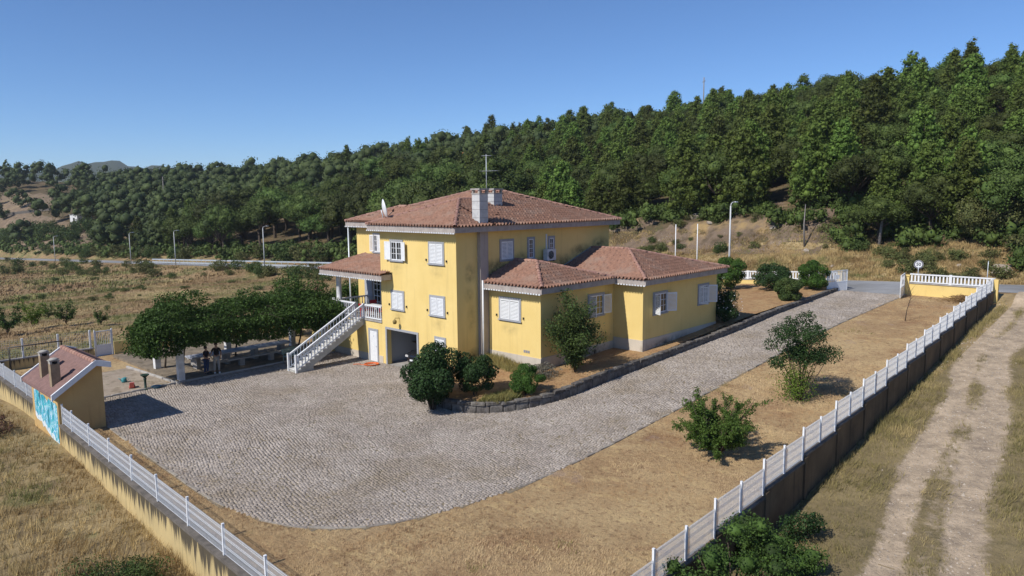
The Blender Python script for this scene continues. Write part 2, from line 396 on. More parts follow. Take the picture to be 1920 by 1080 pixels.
M['field_blades'] = ground_mat('field_grass_blades', [(.32, .23, .125), ((.26, .175, .095), .045, .40, .56, None), ((.45, .355, .18), .09, .52, .66, (1, .6, 1)), ((.16, .175, .06), .10, .46, .60, None)], .1, 2)
# ---------------------------------------------------------------- terrain sheet
def axis(segs):
    o = []
    for a, b, st in segs: o += list(np.arange(a, b, st))
    o.append(segs[-1][1]); return np.array(o)
us = axis([(-3800,-400,400),(-400,-100,60),(-100,-40,10),(-40,-16,.6),(-16,36,1.5),(36,64,.6),(64,110,1.5),(110,260,5),(260,700,30),(700,3800,300)])
vs = axis([(-3800,-400,400),(-400,-100,50),(-100,-36,6),(-36,-18,.6),(-18,24,1.2),(24,110,1.5),(110,340,4),(340,760,14),(760,3800,360)])
def terr(u, v): return groundz(u, v)
M['forest_floor'] = ground_mat('forest_floor', [(.10, .075, .045), ((.16, .115, .065), .15, .45, .65, None), ((.06, .065, .03), .4, .5, .7, None), ((.24, .18, .11), .3, .62, .75, None)], 1.0, 2)
M['open_slope'] = ground_mat('open_slope', [(.17, .125, .085), ((.27, .205, .12), .05, .54, .66, None), ((.15, .12, .075), .12, .52, .66, None), ((.33, .25, .18), .5, .5, .7, None), ((.12, .13, .06), .3, .62, .74, None)], 1.0, 2)
M['verge'] = ground_mat('verge_ground', [(.30, .225, .12), ((.40, .31, .165), .3, .45, .65, None), ((.19, .145, .085), .8, .5, .7, None), ((.17, .17, .07), .4, .58, .72, None)], .9, 4)
P_, F_ = tensor(us, vs, terr)
ce = P_[F_].mean(1); cx_, cy_ = ce[:, 0], ce[:, 1]
azc = np.arctan2(cy_-CV, cx_-CU); pxc = 960+1363*np.tan(np.clip(YAW-azc, -1.4, 1.4))
mi_ = np.zeros(len(F_), int)
ff = cx_ > 57+1.5*wob(cx_, cy_, 6)-3*ss(46, 56, cy_)+3*ss(-3, 3, cy_)*(1-ss(40, 46, cy_))
mi_[ff] = 1
_h, _t2 = hill(cx_, cy_); ypc = 370-1363*(_h-CAM[2])/np.hypot(cx_-CU, cy_-CV)
mi_[ff & (pxc < 190+25*wob(cx_, cy_, 20)) & (ypc > 368+.25*pxc)] = 2
mi_[ff & ((np.hypot((pxc-400)/46, (ypc-417)/12) < 1) | (np.hypot((pxc-548)/30, (ypc-388)/16) < 1) | (np.hypot((pxc-690)/48, (ypc-352)/10) < 1) | (np.hypot((pxc-60)/80, (ypc-368)/12) < 1))] = 2
mi_[(cy_ < -18.5) & (cx_ < 41) | (cx_ < -17) & (cy_ < 24) | ((cx_ > 48) & ~ff & (cy_ < 45))] = 3
ground = link('ground', npmesh('ground', P_, F_, [M['field'], M['forest_floor'], M['open_slope'], M['verge']], True, mi_)); tag(ground, kind='structure')

# bank of bare earth cut into the slope beyond the road
M['bank'] = ground_mat('cut_bank_earth', [(.17, .125, .09), ((.27, .21, .155), .16, .56, .66, None), ((.10, .075, .05), .5, .48, .62, None), ((.30, .21, .10), .22, .52, .66, None), ((.36, .31, .25), 1.2, .62, .75, None)], 1.2, 1.5)
def bankz(u, v): 
    return groundz(u, v)+.06+(1.5*np.clip(wob(u, v, 5), 0, 2)+.5*wob(u, v, 1.3))*ss(58, 61, u)*(1-ss(66, 76, u))*ss(0, 6, v)*(1-ss(34, 41, v))
def bankmask(u, v): 
    e = 2.5*wob(u, v, 8)
    return (u > 57+e*.6) & (u < 70+e*1.6) & (v > 1+e) & (v < 41+e)
P_, F_ = tensor(np.arange(52, 80, .5), np.arange(-8, 50, .5), bankz, bankmask)
b = link('earth_bank', npmesh('earth_bank', P_, F_, M['bank'], True)); tag(b, kind='structure')

# dirt track beside the plot: one sheet, bare where the wheels run
def tc_(u): return -20.25-.108*np.clip(26-u, 0, 60)+.16*np.sin(u*.35)
def o2_(u): return -1.35-.026*np.clip(26-u, 0, 60)
def bare(u, v):
    n = .22*wob(u, v, 2.2)+.16*wob(u+40, v, .8)+.08*wob(u, v+90, .35)
    d1 = np.abs(v-tc_(u))/.62; d2 = np.abs(v-tc_(u)-o2_(u))/.78
    mid = np.clip(1-np.abs(v-tc_(u)-o2_(u)*.5)/1.5, 0, 1)*.60
    far_ = ss(33, 41, u)*ss(-24.6, -23.2, v+.5*np.sin(u*1.1))*(1-ss(-20.6, -19.9, v))*.85
    return np.clip(np.maximum.reduce([1.25-d1*.75, 1.25-d2*.75, mid, far_*1.1])+n, 0, 1)
def trackmask(u, v): return bare(u, v) > .55
M['track'] = ground_mat('track_dirt', [(.21, .165, .09), ((.31, .245, .13), .3, .48, .66, None), ((.12, .10, .055), .8, .5, .7, None)], .9, 4)
_t = M['track'].node_tree; _b = _t.nodes['Principled BSDF']; _old = _b.inputs['Base Color'].links[0].from_socket
_dm = ground_mat('tmp_dirt', [(.40, .325, .245), ((.50, .42, .33), .6, .42, .62, (.3, 1, 1)), ((.30, .235, .17), 1.5, .52, .7, None), ((.24, .19, .145), 7, .58, .74, None)])
# the dirt layers are rebuilt inside the track material
_at = _t.nodes.new('ShaderNodeAttribute'); _at.attribute_name = 'bare'
_tc = _t.nodes.new('ShaderNodeTexCoord'); _n = _t.nodes.new('ShaderNodeTexNoise'); _n.inputs['Scale'].default_value = 3.5; _n.inputs['Detail'].default_value = 10; _n.inputs['Roughness'].default_value = .75; _t.links.new(_tc.outputs['Object'], _n.inputs['Vector'])
_ad = _t.nodes.new('ShaderNodeMath'); _ad.operation = 'ADD'; _t.links.new(_at.outputs['Fac'], _ad.inputs[0]); _t.links.new(_n.outputs[0], _ad.inputs[1])
_mr = _t.nodes.new('ShaderNodeMapRange'); _mr.inputs[1].default_value = .92; _mr.inputs[2].default_value = 1.18; _t.links.new(_ad.outputs[0], _mr.inputs[0])
_n2 = _t.nodes.new('ShaderNodeTexNoise'); _n2.inputs['Scale'].default_value = 1.1; _n2.inputs['Detail'].default_value = 10; _n2.inputs['Roughness'].default_value = .7; _t.links.new(_tc.outputs['Object'], _n2.inputs['Vector'])
_cr = _t.nodes.new('ShaderNodeValToRGB'); _e = _cr.color_ramp.elements; _e[0].position = .32; _e[0].color = (.25, .20, .15, 1); _e[1].position = .70; _e[1].color = (.57, .45, .325, 1); _x = _e.new(.5); _x.color = (.40, .315, .225, 1); _t.links.new(_n2.outputs[0], _cr.inputs[0])
_mx = _t.nodes.new('ShaderNodeMix'); _mx.data_type = 'RGBA'; _t.links.new(_mr.outputs[0], _mx.inputs[0]); _t.links.new(_old, _mx.inputs[6]); _t.links.new(_cr.outputs[0], _mx.inputs[7]); _t.links.new(_mx.outputs[2], _b.inputs['Base Color'])
bpy.data.materials.remove(_dm)
P_, F_ = tensor(np.arange(-26, 42.2, .2), np.arange(-31, -19.95, .16), lambda u, v: groundz(u, v)+.075-.05*ss(.4, .9, bare(u, v))*(u < 34))
_me = npmesh('dirt_track', P_, F_, M['track'], True); _a = _me.attributes.new('bare', 'FLOAT', 'POINT'); _a.data.foreach_set('value', bare(P_[:, 0], P_[:, 1]).astype(np.float32))
tag(link('dirt_track', _me), kind='structure')

# road
rv = axis([(-90,-20,5),(-20,120,2),(120,420,8)])
def roadz(u, v): return zr(v)+.03-.012*np.abs(u-44.7)
P_, F_ = tensor(np.array([41.5, 43, 44.6, 46.2, 47.9]), rv, roadz)
tag(link('road', npmesh('road', P_, F_, M['asphalt'], True)), kind='structure')
mb = MB()
for uu in (41.75, 47.6):
    for i in range(len(rv)-1):
        a, b2 = rv[i], rv[i+1]
        mb.add([(uu-.05,a,float(roadz(uu,a))+.006),(uu+.05,a,float(roadz(uu,a))+.006),(uu+.05,b2,float(roadz(uu,b2))+.006),(uu-.05,b2,float(roadz(uu,b2))+.006)], [(0,1,2,3)])
tag(mb.build('road_edge_line', M['line']), kind='structure')
# asphalt apron between the road and the gate
P_, F_ = tensor(np.linspace(38.6, 41.6, 7), np.linspace(-12.6, -6.9, 8), lambda u, v: (L1(38.6, -9)+.035)*(1-ss(38.6, 41.6, u))+(zr(v)+.025)*ss(38.6, 41.6, u))
tag(link('driveway_apron', npmesh('driveway_apron', P_, F_, M['asphalt'], True)), kind='structure')

# ---------------------------------------------------------------- the plot: lawn sheet, paving, beds
def fenceL(v): return -18.05+.0358*(v-5.38)
def fenceR(u): return -19.725+.02473*(u+5.439)
P_, F_ = tensor(np.linspace(0, 1, 90), np.linspace(0, 1, 70), lambda a, b: 0*a)
A_, B_ = P_[:, 0].copy(), P_[:, 1].copy()
vv = -20.0+B_*43.9
uu = fenceL(vv)*(1-A_)+39.3*A_
vlo = fenceR(uu); vv = vlo+(24.0-vlo)*B_; uu = fenceL(vv)*(1-A_)+39.3*A_
P_[:, 0] = uu; P_[:, 1] = vv; P_[:, 2] = lotz(uu, vv)
tag(link('lawn', npmesh('lawn', P_, F_, M['lawn'], True)), kind='structure')

def inpoly(x, y, poly):
    x = np.asarray(x); y = np.asarray(y); c = np.zeros(x.shape, bool); n = len(poly)
    for i in range(n):
        x1, y1 = poly[i]; x2, y2 = poly[(i+1) % n]
        with np.errstate(divide='ignore', invalid='ignore'):
            c ^= ((y1 > y) != (y2 > y)) & (x < (x2-x1)*(y-y1)/(y2-y1+1e-12)+x1)
    return c
def smooth_path(pts, it=3, closed=False):
    for _ in range(it):
        q = [] if closed else [pts[0]]
        n = len(pts)
        for i in range(n if closed else n-1):
            a, b = pts[i], pts[(i+1) % n]
            q += [(.75*a[0]+.25*b[0], .75*a[1]+.25*b[1]), (.25*a[0]+.75*b[0], .25*a[1]+.75*b[1])]
        if not closed: q.append(pts[-1])
        pts = q
    return pts
# outer (kerb) line and inner (bed wall) line of the paved yard
OUT = smooth_path([(38.6,-12.5),(20,-12.5),(2,-12.5),(-7,-12.7),(-12.3,-11.9),(-15.3,-10.0),(-16.5,-6.5),(-16.5,0),(-16.2,6.7)])
BED = smooth_path([(0,2.9),(-1.0,2.3),(-2.6,.2),(-3.7,-2.0),(-3.9,-4.2),(-2.4,-6.2),(.6,-7.1),(4,-7.05),(12,-7.5),(18,-7.8),(24,-7.6),(38.9,-7.2)])
PAVE = OUT+[(-15.6,11.5),(-14.9,12.2),(0,12.4),(3,12.4),(3,6.7),(0,6.7)]+BED
pm = lambda u, v: inpoly(u, v, PAVE)
P_, F_ = tensor(np.arange(-17, 39.2, .4), np.arange(-13, 12.8, .4), lambda u, v: lotz(u, v)+.012, pm)
paving = link('paving', npmesh('paving', P_, F_, M['joint_soil'], True)); tag(paving, kind='structure')
# granite setts, each a real block
def setts():
    def patch(ang, sx, sy, xr, side):
        a = np.arange(-34, 44, sx); b_ = np.arange(-34, 44, sy)
        A, B = np.meshgrid(a, b_, indexing='ij'); A = (A+((np.arange(len(b_)) % 2)*sx/2)[None, :]).ravel(); B = B.ravel()
        B = B+.22*wob(A, B, 3.5)+.07*wob(A+30, B, 1.1); A = A+.18*wob(A, B+50, 3.0)+.06*wob(A+9, B, .9)
        x = A*math.cos(ang)-B*math.sin(ang); y = A*math.sin(ang)+B*math.cos(ang)
        lim = 2.2+.5*np.sin(y*1.3)
        m = (x < lim) if side < 0 else (x >= lim)
        m &= (x > -17.2) & (x < 39.2) & (y > -13.5) & (y < 12.8)
        x, y = x[m], y[m]; m = inpoly(x, y, PAVE) & (R.random(len(x)) > .015)
        return x[m], y[m], np.full(m.sum(), ang)
    x1, y1, r1 = patch(math.radians(-42), .135, .125, 0, -1); x2, y2, r2 = patch(0.0, .15, .13, 0, 1)
    x = np.concatenate([x1, x2]); y = np.concatenate([y1, y2]); rot = np.concatenate([r1, r2]); n = len(x)
    x = x+R.normal(0, .014, n); y = y+R.normal(0, .014, n)
    hx = .065*R.uniform(.82, 1.08, n); hy = .058*R.uniform(.82, 1.08, n); rot = rot+R.normal(0, .2, n)
    z = lotz(x, y)+.012
    hgt = R.uniform(.018, .034, n)+.012*wob(x, y, 1.4)
    tl = R.normal(0, .005, (n, 4))
    V = np.zeros((n, 8, 3))
    for i, (p, q) in enumerate(((-1,-1),(1,-1),(1,1),(-1,1))):
        for t, sc in ((0, 1.0), (1, .84)):
            dx = p*hx*sc; dy = q*hy*sc
            V[:, i+4*t, 0] = x+dx*np.cos(rot)-dy*np.sin(rot); V[:, i+4*t, 1] = y+dx*np.sin(rot)+dy*np.cos(rot)
            V[:, i+4*t, 2] = z+(hgt+tl[:, i] if t else -.005)
    base = (np.arange(n)*8)[:, None, None]
    Fq = np.array([(4,5,6,7),(0,1,5,4),(1,2,6,5),(2,3,7,6),(3,0,4,7)])[None]+base
    return V.reshape(-1, 3), Fq.reshape(-1, 4)
V_, F_ = setts()
tag(link('cobblestones', npmesh('cobblestones', V_, F_, M['cobble']), paving), kind='stuff')

# kerb stones along the outer line
kerb = empty('kerb', (0,0,0), label='pale granite kerb edging the cobbled drive and dry lawn', cat='kerb')
def stone_mesh(name, L_, W_, H_, mt, j=.012, seed=0):
    r = random.Random(seed); b = MB()
    nx = 3; vs = []; 
    xs = [-L_/2, -L_/2+L_*.08, L_/2-L_*.08, L_/2]
    prof_ = [(-W_/2, 0), (-W_/2, H_*.8), (-W_/2*.8, H_), (W_/2*.8, H_), (W_/2, H_*.8), (W_/2, 0)]
    for i, x in enumerate(xs):
        f = .93 if i in (0, 3) else 1
        for y, z in prof_: vs.append((x+r.uniform(-j, j), y*f+r.uniform(-j, j), z*(f if z > 0 else 1)+r.uniform(-j, j)))
    n = 6; fs = []
    for i in range(3):
        for k in range(n): fs.append((i*n+k, i*n+(k+1) % n, (i+1)*n+(k+1) % n, (i+1)*n+k))
    fs += [tuple(range(n)), tuple(range(3*n, 4*n))[::-1]]
    b.add(vs, fs); return b.mesh(name, mt)
def along(pts, step):
    out = []; acc = 0; 
    for i in range(len(pts)-1):
        a = np.array(pts[i]); b = np.array(pts[i+1]); l = np.hypot(*(b-a)); d = (b-a)/l
        while acc < l:
            p = a+d*acc; out.append((p[0], p[1], math.atan2(d[1], d[0]))); acc += step
        acc -= l
    return out
km = [stone_mesh('kerb_stone', .94, .13, .12, M['kerb'], .008, i) for i in range(3)]
for i, (x, y, a) in enumerate(along(OUT, .97)):
    if random.random() < .2: continue
    o = link('kerb_stone', km[i % 3], kerb, (x, y, L1(x, y)-.078+rnd(-.015, .015)), a+rnd(-.03, .03))

# raised planting bed with its two courses of border stones
BZ = lambda u: np.interp(u, [-5,-1,2,9,16,24,39], [.40,.52,.80,1.18,1.60,2.0,2.32])
def bedz(u, v):
    u = np.asarray(u, float); v = np.asarray(v, float)
    z = BZ(u)+.28*ss(-5, -.5, v)*(1-ss(2, 9, u))*ss(-3.5, .5, u) - .05*ss(14, 39, u)*np.clip(v+5.5, 0, 25)
    return z+.04*wob(u, v, 2)
BEDP = BED+[(38.9,16),(2,16),(2,3.4),(0.2,3.4)]
P_, F_ = tensor(np.arange(-5.2, 39.2, .35), np.arange(-7.2, 16, .35), bedz, lambda u, v: inpoly(u, v, BEDP))
# fit the edge of the soil closely: snap outer cells by a finer skirt
tag(link('bed_soil', npmesh('bed_soil', P_, F_, M['soil'], True)), kind='structure')
border = empty('stone_border', (0,0,0), label='rough granite block border holding up the planting bed beside the drive', cat='stone border')
cm = [stone_mesh('stone', .70, .32, .15, M['stone'], .022, 20+i) for i in range(5)]
lm_ = [stone_mesh('stone', .62, .26, .34, M['stone'], .02, 40+i) for i in range(5)]
for i, (x, y, a) in enumerate(along(BED, .72)):
    zt = float(bedz(x, y)); zb = L1(x, y)
    o = link('stone', cm[i % 5], border, (x, y, zt-.105+rnd(-.015, .02)), a+rnd(-.04, .04)+(pi if i % 2 else 0)); 
for i, (x, y, a) in enumerate(along(BED, .64)):
    zt = float(bedz(x, y)); zb = L1(x, y)-.03
    o = link('stone', lm_[i % 5], border, (x, y, zb), a+rnd(-.03, .03)+(pi if i % 2 else 0)); o.scale = (1, 1, max(.25, (zt-.10-zb)/.34))
# low outer course of pale stones round the nose of the bed
NOSE = [p for p in BED if p[0] < 2.2 and p[1] < 1.5]
def offset(pts, d):
    o = []
    for i, p in enumerate(pts):
        a = pts[max(0, i-1)]; b = pts[min(len(pts)-1, i+1)]; l = math.hypot(b[0]-a[0], b[1]-a[1])+1e-9
        o.append((p[0]+(b[1]-a[1])/l*d, p[1]-(b[0]-a[0])/l*d))
    return o
nm = [stone_mesh('stone', .74, .26, .10, M['kerb'], .012, 60+i) for i in range(3)]
for i, (x, y, a) in enumerate(along(offset(NOSE, -.36), .78)):
    link('stone', nm[i % 3], border, (x, y, L1(x, y)+.01), a)

# platform under the pergola and the bare patch beside the hut
plat = MB(); plat.prism([(-10.75,12.35),(-.1,12.35),(-.1,22.9),(-10.75,22.9)], -.3, .05)
tag(plat.build('terrace', ground_mat('terrace_dirt', [(.20, .165, .125), ((.27, .22, .16), .8, .4, .65, None), ((.12, .10, .07), 1.5, .5, .7, None)], .7, 6)), kind='structure')
kb2 = empty('terrace_kerb', (0,0,0), label='thin concrete kerb round the terrace under the vine pergola', cat='kerb')
tk = stone_mesh('kerb_stone', .96, .14, .16, M['conc'], .006, 99)
for x, y, a in along([(-14.8,12.2),(-.2,12.25)], 1.0)+along([(-10.8,12.4),(-11.2,18.5)], 1.0)+along([(-14.8,12.3),(-14.9,15.5)], 1.0): link('kerb_stone', tk, kb2, (x, y, L1(x, y)-.03), a)
P_, F_ = tensor(np.arange(-15.8, -10.8, .4), np.arange(12.3, 19, .4), lambda u, v: lotz(u, v)+.008+.02*wob(u, v, 1.2))
tag(link('bare_dirt_patch', npmesh('bare_dirt_patch', P_, F_, M['dirt'], True)), kind='structure')

# ---------------------------------------------------------------- house
def add_stains(m, spots, col=(.045, .035, .022)):
    t = m.node_tree; N = t.nodes; L = t.links; bs = N['Principled BSDF']
    cur = bs.inputs['Base Color'].links[0].from_socket
    tc = N.new('ShaderNodeTexCoord'); total = None
    n = N.new('ShaderNodeTexNoise'); n.inputs['Scale'].default_value = 2.2; n.inputs['Detail'].default_value = 8; n.inputs['Roughness'].default_value = .7; L.new(tc.outputs['Object'], n.inputs['Vector'])
    for (cx, cy, cz), (rx, ry, rz), st in spots:
        mp = N.new('ShaderNodeMapping'); mp.vector_type = 'TEXTURE'; mp.inputs['Location'].default_value = (cx, cy, cz); mp.inputs['Scale'].default_value = (rx, ry, rz)
        L.new(tc.outputs['Object'], mp.inputs[0])
        ln = N.new('ShaderNodeVectorMath'); ln.operation = 'LENGTH'; L.new(mp.outputs[0], ln.inputs[0])
        r = N.new('ShaderNodeMapRange'); r.inputs[1].default_value = 1.0; r.inputs[2].default_value = .1; r.inputs[3].default_value = 0; r.inputs[4].default_value = st; L.new(ln.outputs['Value'], r.inputs[0])
        if total is None: total = r.outputs[0]
        else:
            mx = N.new('ShaderNodeMath'); mx.operation = 'MAXIMUM'; L.new(total, mx.inputs[0]); L.new(r.outputs[0], mx.inputs[1]); total = mx.outputs[0]
    r = N.new('ShaderNodeMapRange'); r.inputs[1].default_value = .33; r.inputs[2].default_value = .62; L.new(n.outputs[0], r.inputs[0])
    mu = N.new('ShaderNodeMath'); mu.operation = 'MULTIPLY'; L.new(total, mu.inputs[0]); L.new(r.outputs[0], mu.inputs[1])
    x = N.new('ShaderNodeMix'); x.data_type = 'RGBA'; L.new(mu.outputs[0], x.inputs[0]); L.new(cur, x.inputs[6]); x.inputs[7].default_value = (*col, 1)
    L.new(x.outputs[2], bs.inputs['Base Color'])
add_stains(M['yellow'], [((1.05,0,6.1),(.5,.3,.75),.7), ((.95,0,4.9),(.45,.3,.6),.45), ((1.1,0,3.6),(.45,.3,1.3),.35), ((1.3,0,1.1),(.9,.4,.75),1.3),
    ((3.2,0,6.2),(1.6,.3,.75),1.2), ((5.4,0,6.5),(1.0,.3,.7),1.2), ((9.3,0,6.1),(1.6,.3,.75),1.1), ((11.3,0,6.8),(1.5,.3,.6),1.0), ((13.3,0,7.2),(1.2,.3,.6),1.0), ((7.2,0,6.2),(1.3,.3,.6),1.0),
    ((5.6,-4.24,1.7),(1.4,.4,.6),.7), ((7.8,-4.24,1.9),(1.2,.4,.6),.8), ((3.6,0,8.0),(.3,.2,.2),.3)]+[((0,v_,z_),(.2,.75,.55),.30) for v_, z_ in ((5.36,6.25),(1.67,6.25),(5.36,3.2),(1.67,3.2))]+[((2.28,-1.95,3.0),(.2,.9,.5),.3), ((0,.4,1.2),(.2,.7,.9),.35), ((0,9.5,1.2),(.2,.6,1.0),.3)])
add_stains(M['plinth'], [((12,-6.4,1.3),(4,.4,.5),1.0), ((7,-4.27,1.2),(2.5,.4,.6),1.0), ((4,-4.27,1.0),(1.5,.4,.5),.6)])

house = empty('house', (0,0,0), label='large two storey yellow house with hipped clay roofs, garage and outside stair', cat='house')
ZB = -.6; ZT = 8.56
b = MB()
b.box(0, 14.39, 0, 7.03, 2.45, ZT)
b.box(0, 14.39, 0, 3.2, ZB, 2.45)
b.box(6.5, 14.39, 3.2, 7.03, ZB, 2.45)
b.box(0, .3, 3.2, 3.6, ZB, 2.45); b.box(0, .3, 6.55, 7.03, ZB, 2.45); b.box(0, .3, 3.6, 6.55, 2.30, 2.45)
b.box(.3, 6.5, 6.9, 7.03, ZB, 2.45)
b.build('wall', M['yellow'], house)
b = MB(); b.box(3.0, 14.39, 7.03, 13.85, ZB, ZT)
w2o = b.build('wall', M['yellow'], house); w2o['label'] = 'set back upper wall behind the veranda'
b = MB(); b.box(0, 3.0, 7.03, 12.55, ZB, 2.62); b.build('wall', M['yellow'], house)['label'] = 'lower wall under the veranda'
b = MB(); b.box(2.281, 9.053, -4.244, 0, ZB, 5.50); b.build('wall', M['yellow'], house)['label'] = 'wall of the small front wing'
b = MB(); b.box(9.053, 18.02, -6.365, 0, ZB, 5.50); b.box(14.39, 18.02, 0, 2.5, ZB, 5.50); b.build('wall', M['yellow'], house)['label'] = 'wall of the long side wing'
b = MB(); b.box(-.06, 3.0, 7.03, 12.62, 2.62, 2.74); b.build('veranda_floor', M['conc'], house)
# plinths
for bx_ in ((2.256, 2.281, -4.269, -.26, ZB, 1.58), (2.282, 9.05, -4.269, -4.244, ZB, 1.62), (9.028, 9.053, -6.39, -4.27, ZB, 1.86), (9.054, 18.04, -6.39, -6.365, ZB, 1.88), (-.02, 0, 7.03, 7.47, ZB, .48), (-.02, 0, 8.51, 12.55, ZB, .48)):
    b = MB(); b.box(*bx_); b.build('plinth', M['plinth'], house)
# garage lining, floor, car port inside
b = MB(); b.box(.3, 6.49, 6.885, 6.899, 0, 2.44); b.box(.3, 6.49, 3.201, 3.215, 0, 2.44); b.box(6.475, 6.489, 3.215, 6.885, 0, 2.44); b.box(.3, 6.47, 3.22, 6.88, 2.43, 2.449)
b.build('garage_wall', mat('garage_plaster', (.38, .40, .42), rough=.9), house)
b = MB(); b.box(-.25, 6.47, 3.22, 6.88, -.5, .02); b.build('garage_floor', M['conc'], house)
# chimney column rising along the wall
b = MB(); b.box(1.64, 2.27, -.255, -.002, .3, 8.9); b.build('chimney_breast', M['grey_render'], house)
b = MB(); b.tube([(1.72, -.33, .5), (1.72, -.33, 5.7)], .05, 10); b.build('drain_pipe', M['white'], house)

TS = .36; TZ = 8.85; EV = .55
# roof planes: (a, b, c) z = a u + b v + c ; eave at edges
def pl(kind, edge, slope, z0):
    if kind == '-u': return (slope, 0, z0-slope*edge)
    if kind == '+u': return (-slope, 0, z0+slope*edge)
    if kind == '-v': return (0, slope, z0-slope*edge)
    return (0, -slope, z0+slope*edge)
hips = {
 'front': ([('-u',-.6,TS), ('-v',-.6,TS), ('+v',7.63,TS), ('+u',14.99,.30)], (-.6,14.99,-.6,7.63), TZ),
 'main': ([('-u',2.42,.317), ('-v',-.6,TS), ('+v',13.5,TS), ('+u',14.99,.327)], (2.42,14.99,-.6,13.5), TZ),
 'left': ([('-u',2.42,TS), ('+v',14.43,TS), ('+u',8.0,TS), ('-v',-.6,TS)], (2.42,8.0,5,14.43), TZ),
}
low = {
 'wing1': ([('-u',1.74,TS), ('-v',-4.79,TS), ('+u',8.52,.277)], (1.74,8.52,-4.79,0), 5.60),
 'wing2': ([('-u',8.50,TS), ('-v',-6.92,TS), ('+u',18.56,.228)], (8.50,18.56,-6.92,2.5), 5.60),
}
porch = {'porch': ([('-u',-.83,.2)], (-.83,3.0,5.87,12.82), 5.80)}
def topfn(group):
    def f(u, v):
        best = np.full(np.shape(u), -9e9)
        for nm_, (pls, (u0, u1, v0, v1), z0) in group.items():
            z = np.full(np.shape(u), 9e9)
            for k, e, s in pls:
                a, b_, c = pl(k, e, s, z0); z = np.minimum(z, a*u+b_*v+c)
            ins = (u >= u0-1e-6) & (u <= u1+1e-6) & (v >= v0-1e-6) & (v <= v1+1e-6)
            best = np.maximum(best, np.where(ins, z, -9e9))
        return best
    return f
def tiles(group, mt, cut=None, per=.26, course=.35):
    """real wavy tile courses for every slope of a group of hips"""
    top = topfn(group); VV = []; FF = []; n0 = 0
    for nm_, (pls, (u0, u1, v0, v1), z0) in group.items():
        for k, e, s in pls:
            if k in ('-u', '+u'): lo, hi = v0, v1; depth = (u1-u0)
            else: lo, hi = u0, u1; depth = (v1-v0)
            ne = int(math.ceil((hi-lo)/per))*6; ev = lo+np.arange(ne+1)*per/6
            ph = (np.arange(ne+1) % 6)/6*2*pi
            wave = .048*np.maximum(np.cos(ph), -.55)
            nr = int(depth/course)+1
            rows = []
            for r in range(nr):
                rows += [(r*course-.05 if r == 0 else r*course, .030), ((r+1)*course, .0)]
            sgn = 1 if k[0] == '-' else -1
            a, b_, c = pl(k, e, s, z0)
            P = np.zeros((len(rows), ne+1, 3))
            for i, (d, off) in enumerate(rows):
                q = e+sgn*d
                if k[1] == 'u': P[i, :, 0] = q; P[i, :, 1] = ev
                else: P[i, :, 0] = ev; P[i, :, 1] = q
                jit = .006*np.sin(ev*37.1+i*5.3)+.005*np.sin(ev*13.7+i*2.1)
                P[i, :, 2] = a*P[i, :, 0]+b_*P[i, :, 1]+c+off+wave*(1.75 if i % 2 == 0 else .75)+jit
            P = P.reshape(-1, 3); m = ne+1
            i, j = np.meshgrid(np.arange(len(rows)-1), np.arange(ne), indexing='ij'); q = (i*m+j).ravel()
            F = np.stack([q, q+m, q+m+1, q+1], 1) if sgn*(1 if k[1] == 'u' else -1) > 0 else np.stack([q, q+1, q+m+1, q+m], 1)
            ce = P[F].mean(1); cu_ = np.clip(ce[:, 0], u0, u1); cv_ = np.clip(ce[:, 1], v0, v1)
            t = top(cu_, cv_); pz = a*cu_+b_*cv_+c
            keep = np.abs(pz-t) < .035
            keep &= (ce[:, 0] > u0-.08) & (ce[:, 0] < u1+.08) & (ce[:, 1] > v0-.08) & (ce[:, 1] < v1+.08)
            if cut is not None: keep &= ~cut(ce[:, 0], ce[:, 1])
            if nm_ == 'front' and k in ('-v', '+v'): keep &= ~((cu_ > 2.42) & (hips['main'][2]+hips['main'][0][1][2]*(cv_+.6) >= t-.01) & (k == '-v'))
            F = F[keep]
            us_ = np.unique(F); mp = -np.ones(len(P), int); mp[us_] = np.arange(len(us_)); P = P[us_]; F = mp[F]
            VV.append(P); FF.append(F+n0); n0 += len(P)
    return npmesh('roof_tiles', np.concatenate(VV), np.concatenate(FF), mt, False)
def under(group, thick, cut=None, st=.4):
    """deck just under the tiles: a sheet that follows the slopes"""
    top = topfn(group); u0 = min(g[1][0] for g in group.values()); u1 = max(g[1][1] for g in group.values()); v0 = min(g[1][2] for g in group.values()); v1 = max(g[1][3] for g in group.values())
    us_ = set(np.round(np.arange(u0, u1, st), 3)) | {g[1][i] for g in group.values() for i in (0, 1)}
    vs_ = set(np.round(np.arange(v0, v1, st), 3)) | {g[1][i] for g in group.values() for i in (2, 3)}
    us_ = np.array(sorted(us_)); vs_ = np.array(sorted(vs_))
    P, F = tensor(us_, vs_, lambda u, v: top(u, v)-.05)
    c = P[F].mean(1); ok = top(c[:, 0], c[:, 1]) > 0
    if cut is not None: ok &= ~cut(c[:, 0], c[:, 1])
    bad = P[:, 2] < 0
    ok &= ~bad[F].any(1); F = F[ok]; used = np.unique(F); mp = -np.ones(len(P), int); mp[used] = np.arange(len(used))
    return npmesh('roof', P[used], mp[F], M['tile'], False)
roof = link('roof', under(hips, .05), house)
tag(link('roof_tiles', tiles(hips, M['tile']), roof), kind='stuff')
cutL = lambda u, v: (v > 0.0) & (u < 14.39)
roof2 = link('roof', under(low, .05, cutL), house); roof2['label'] = 'low roof over the two side wings'
tag(link('roof_tiles', tiles(low, M['tile'], cutL), roof2), kind='stuff')
cutP = lambda u, v: (v < 7.03) & (u > 0)
roof3 = link('roof', under(porch, .05, cutP), house); roof3['label'] = 'lean-to roof over the veranda'
tag(link('roof_tiles', tiles(porch, M['tile'], cutP), roof3), kind='stuff')
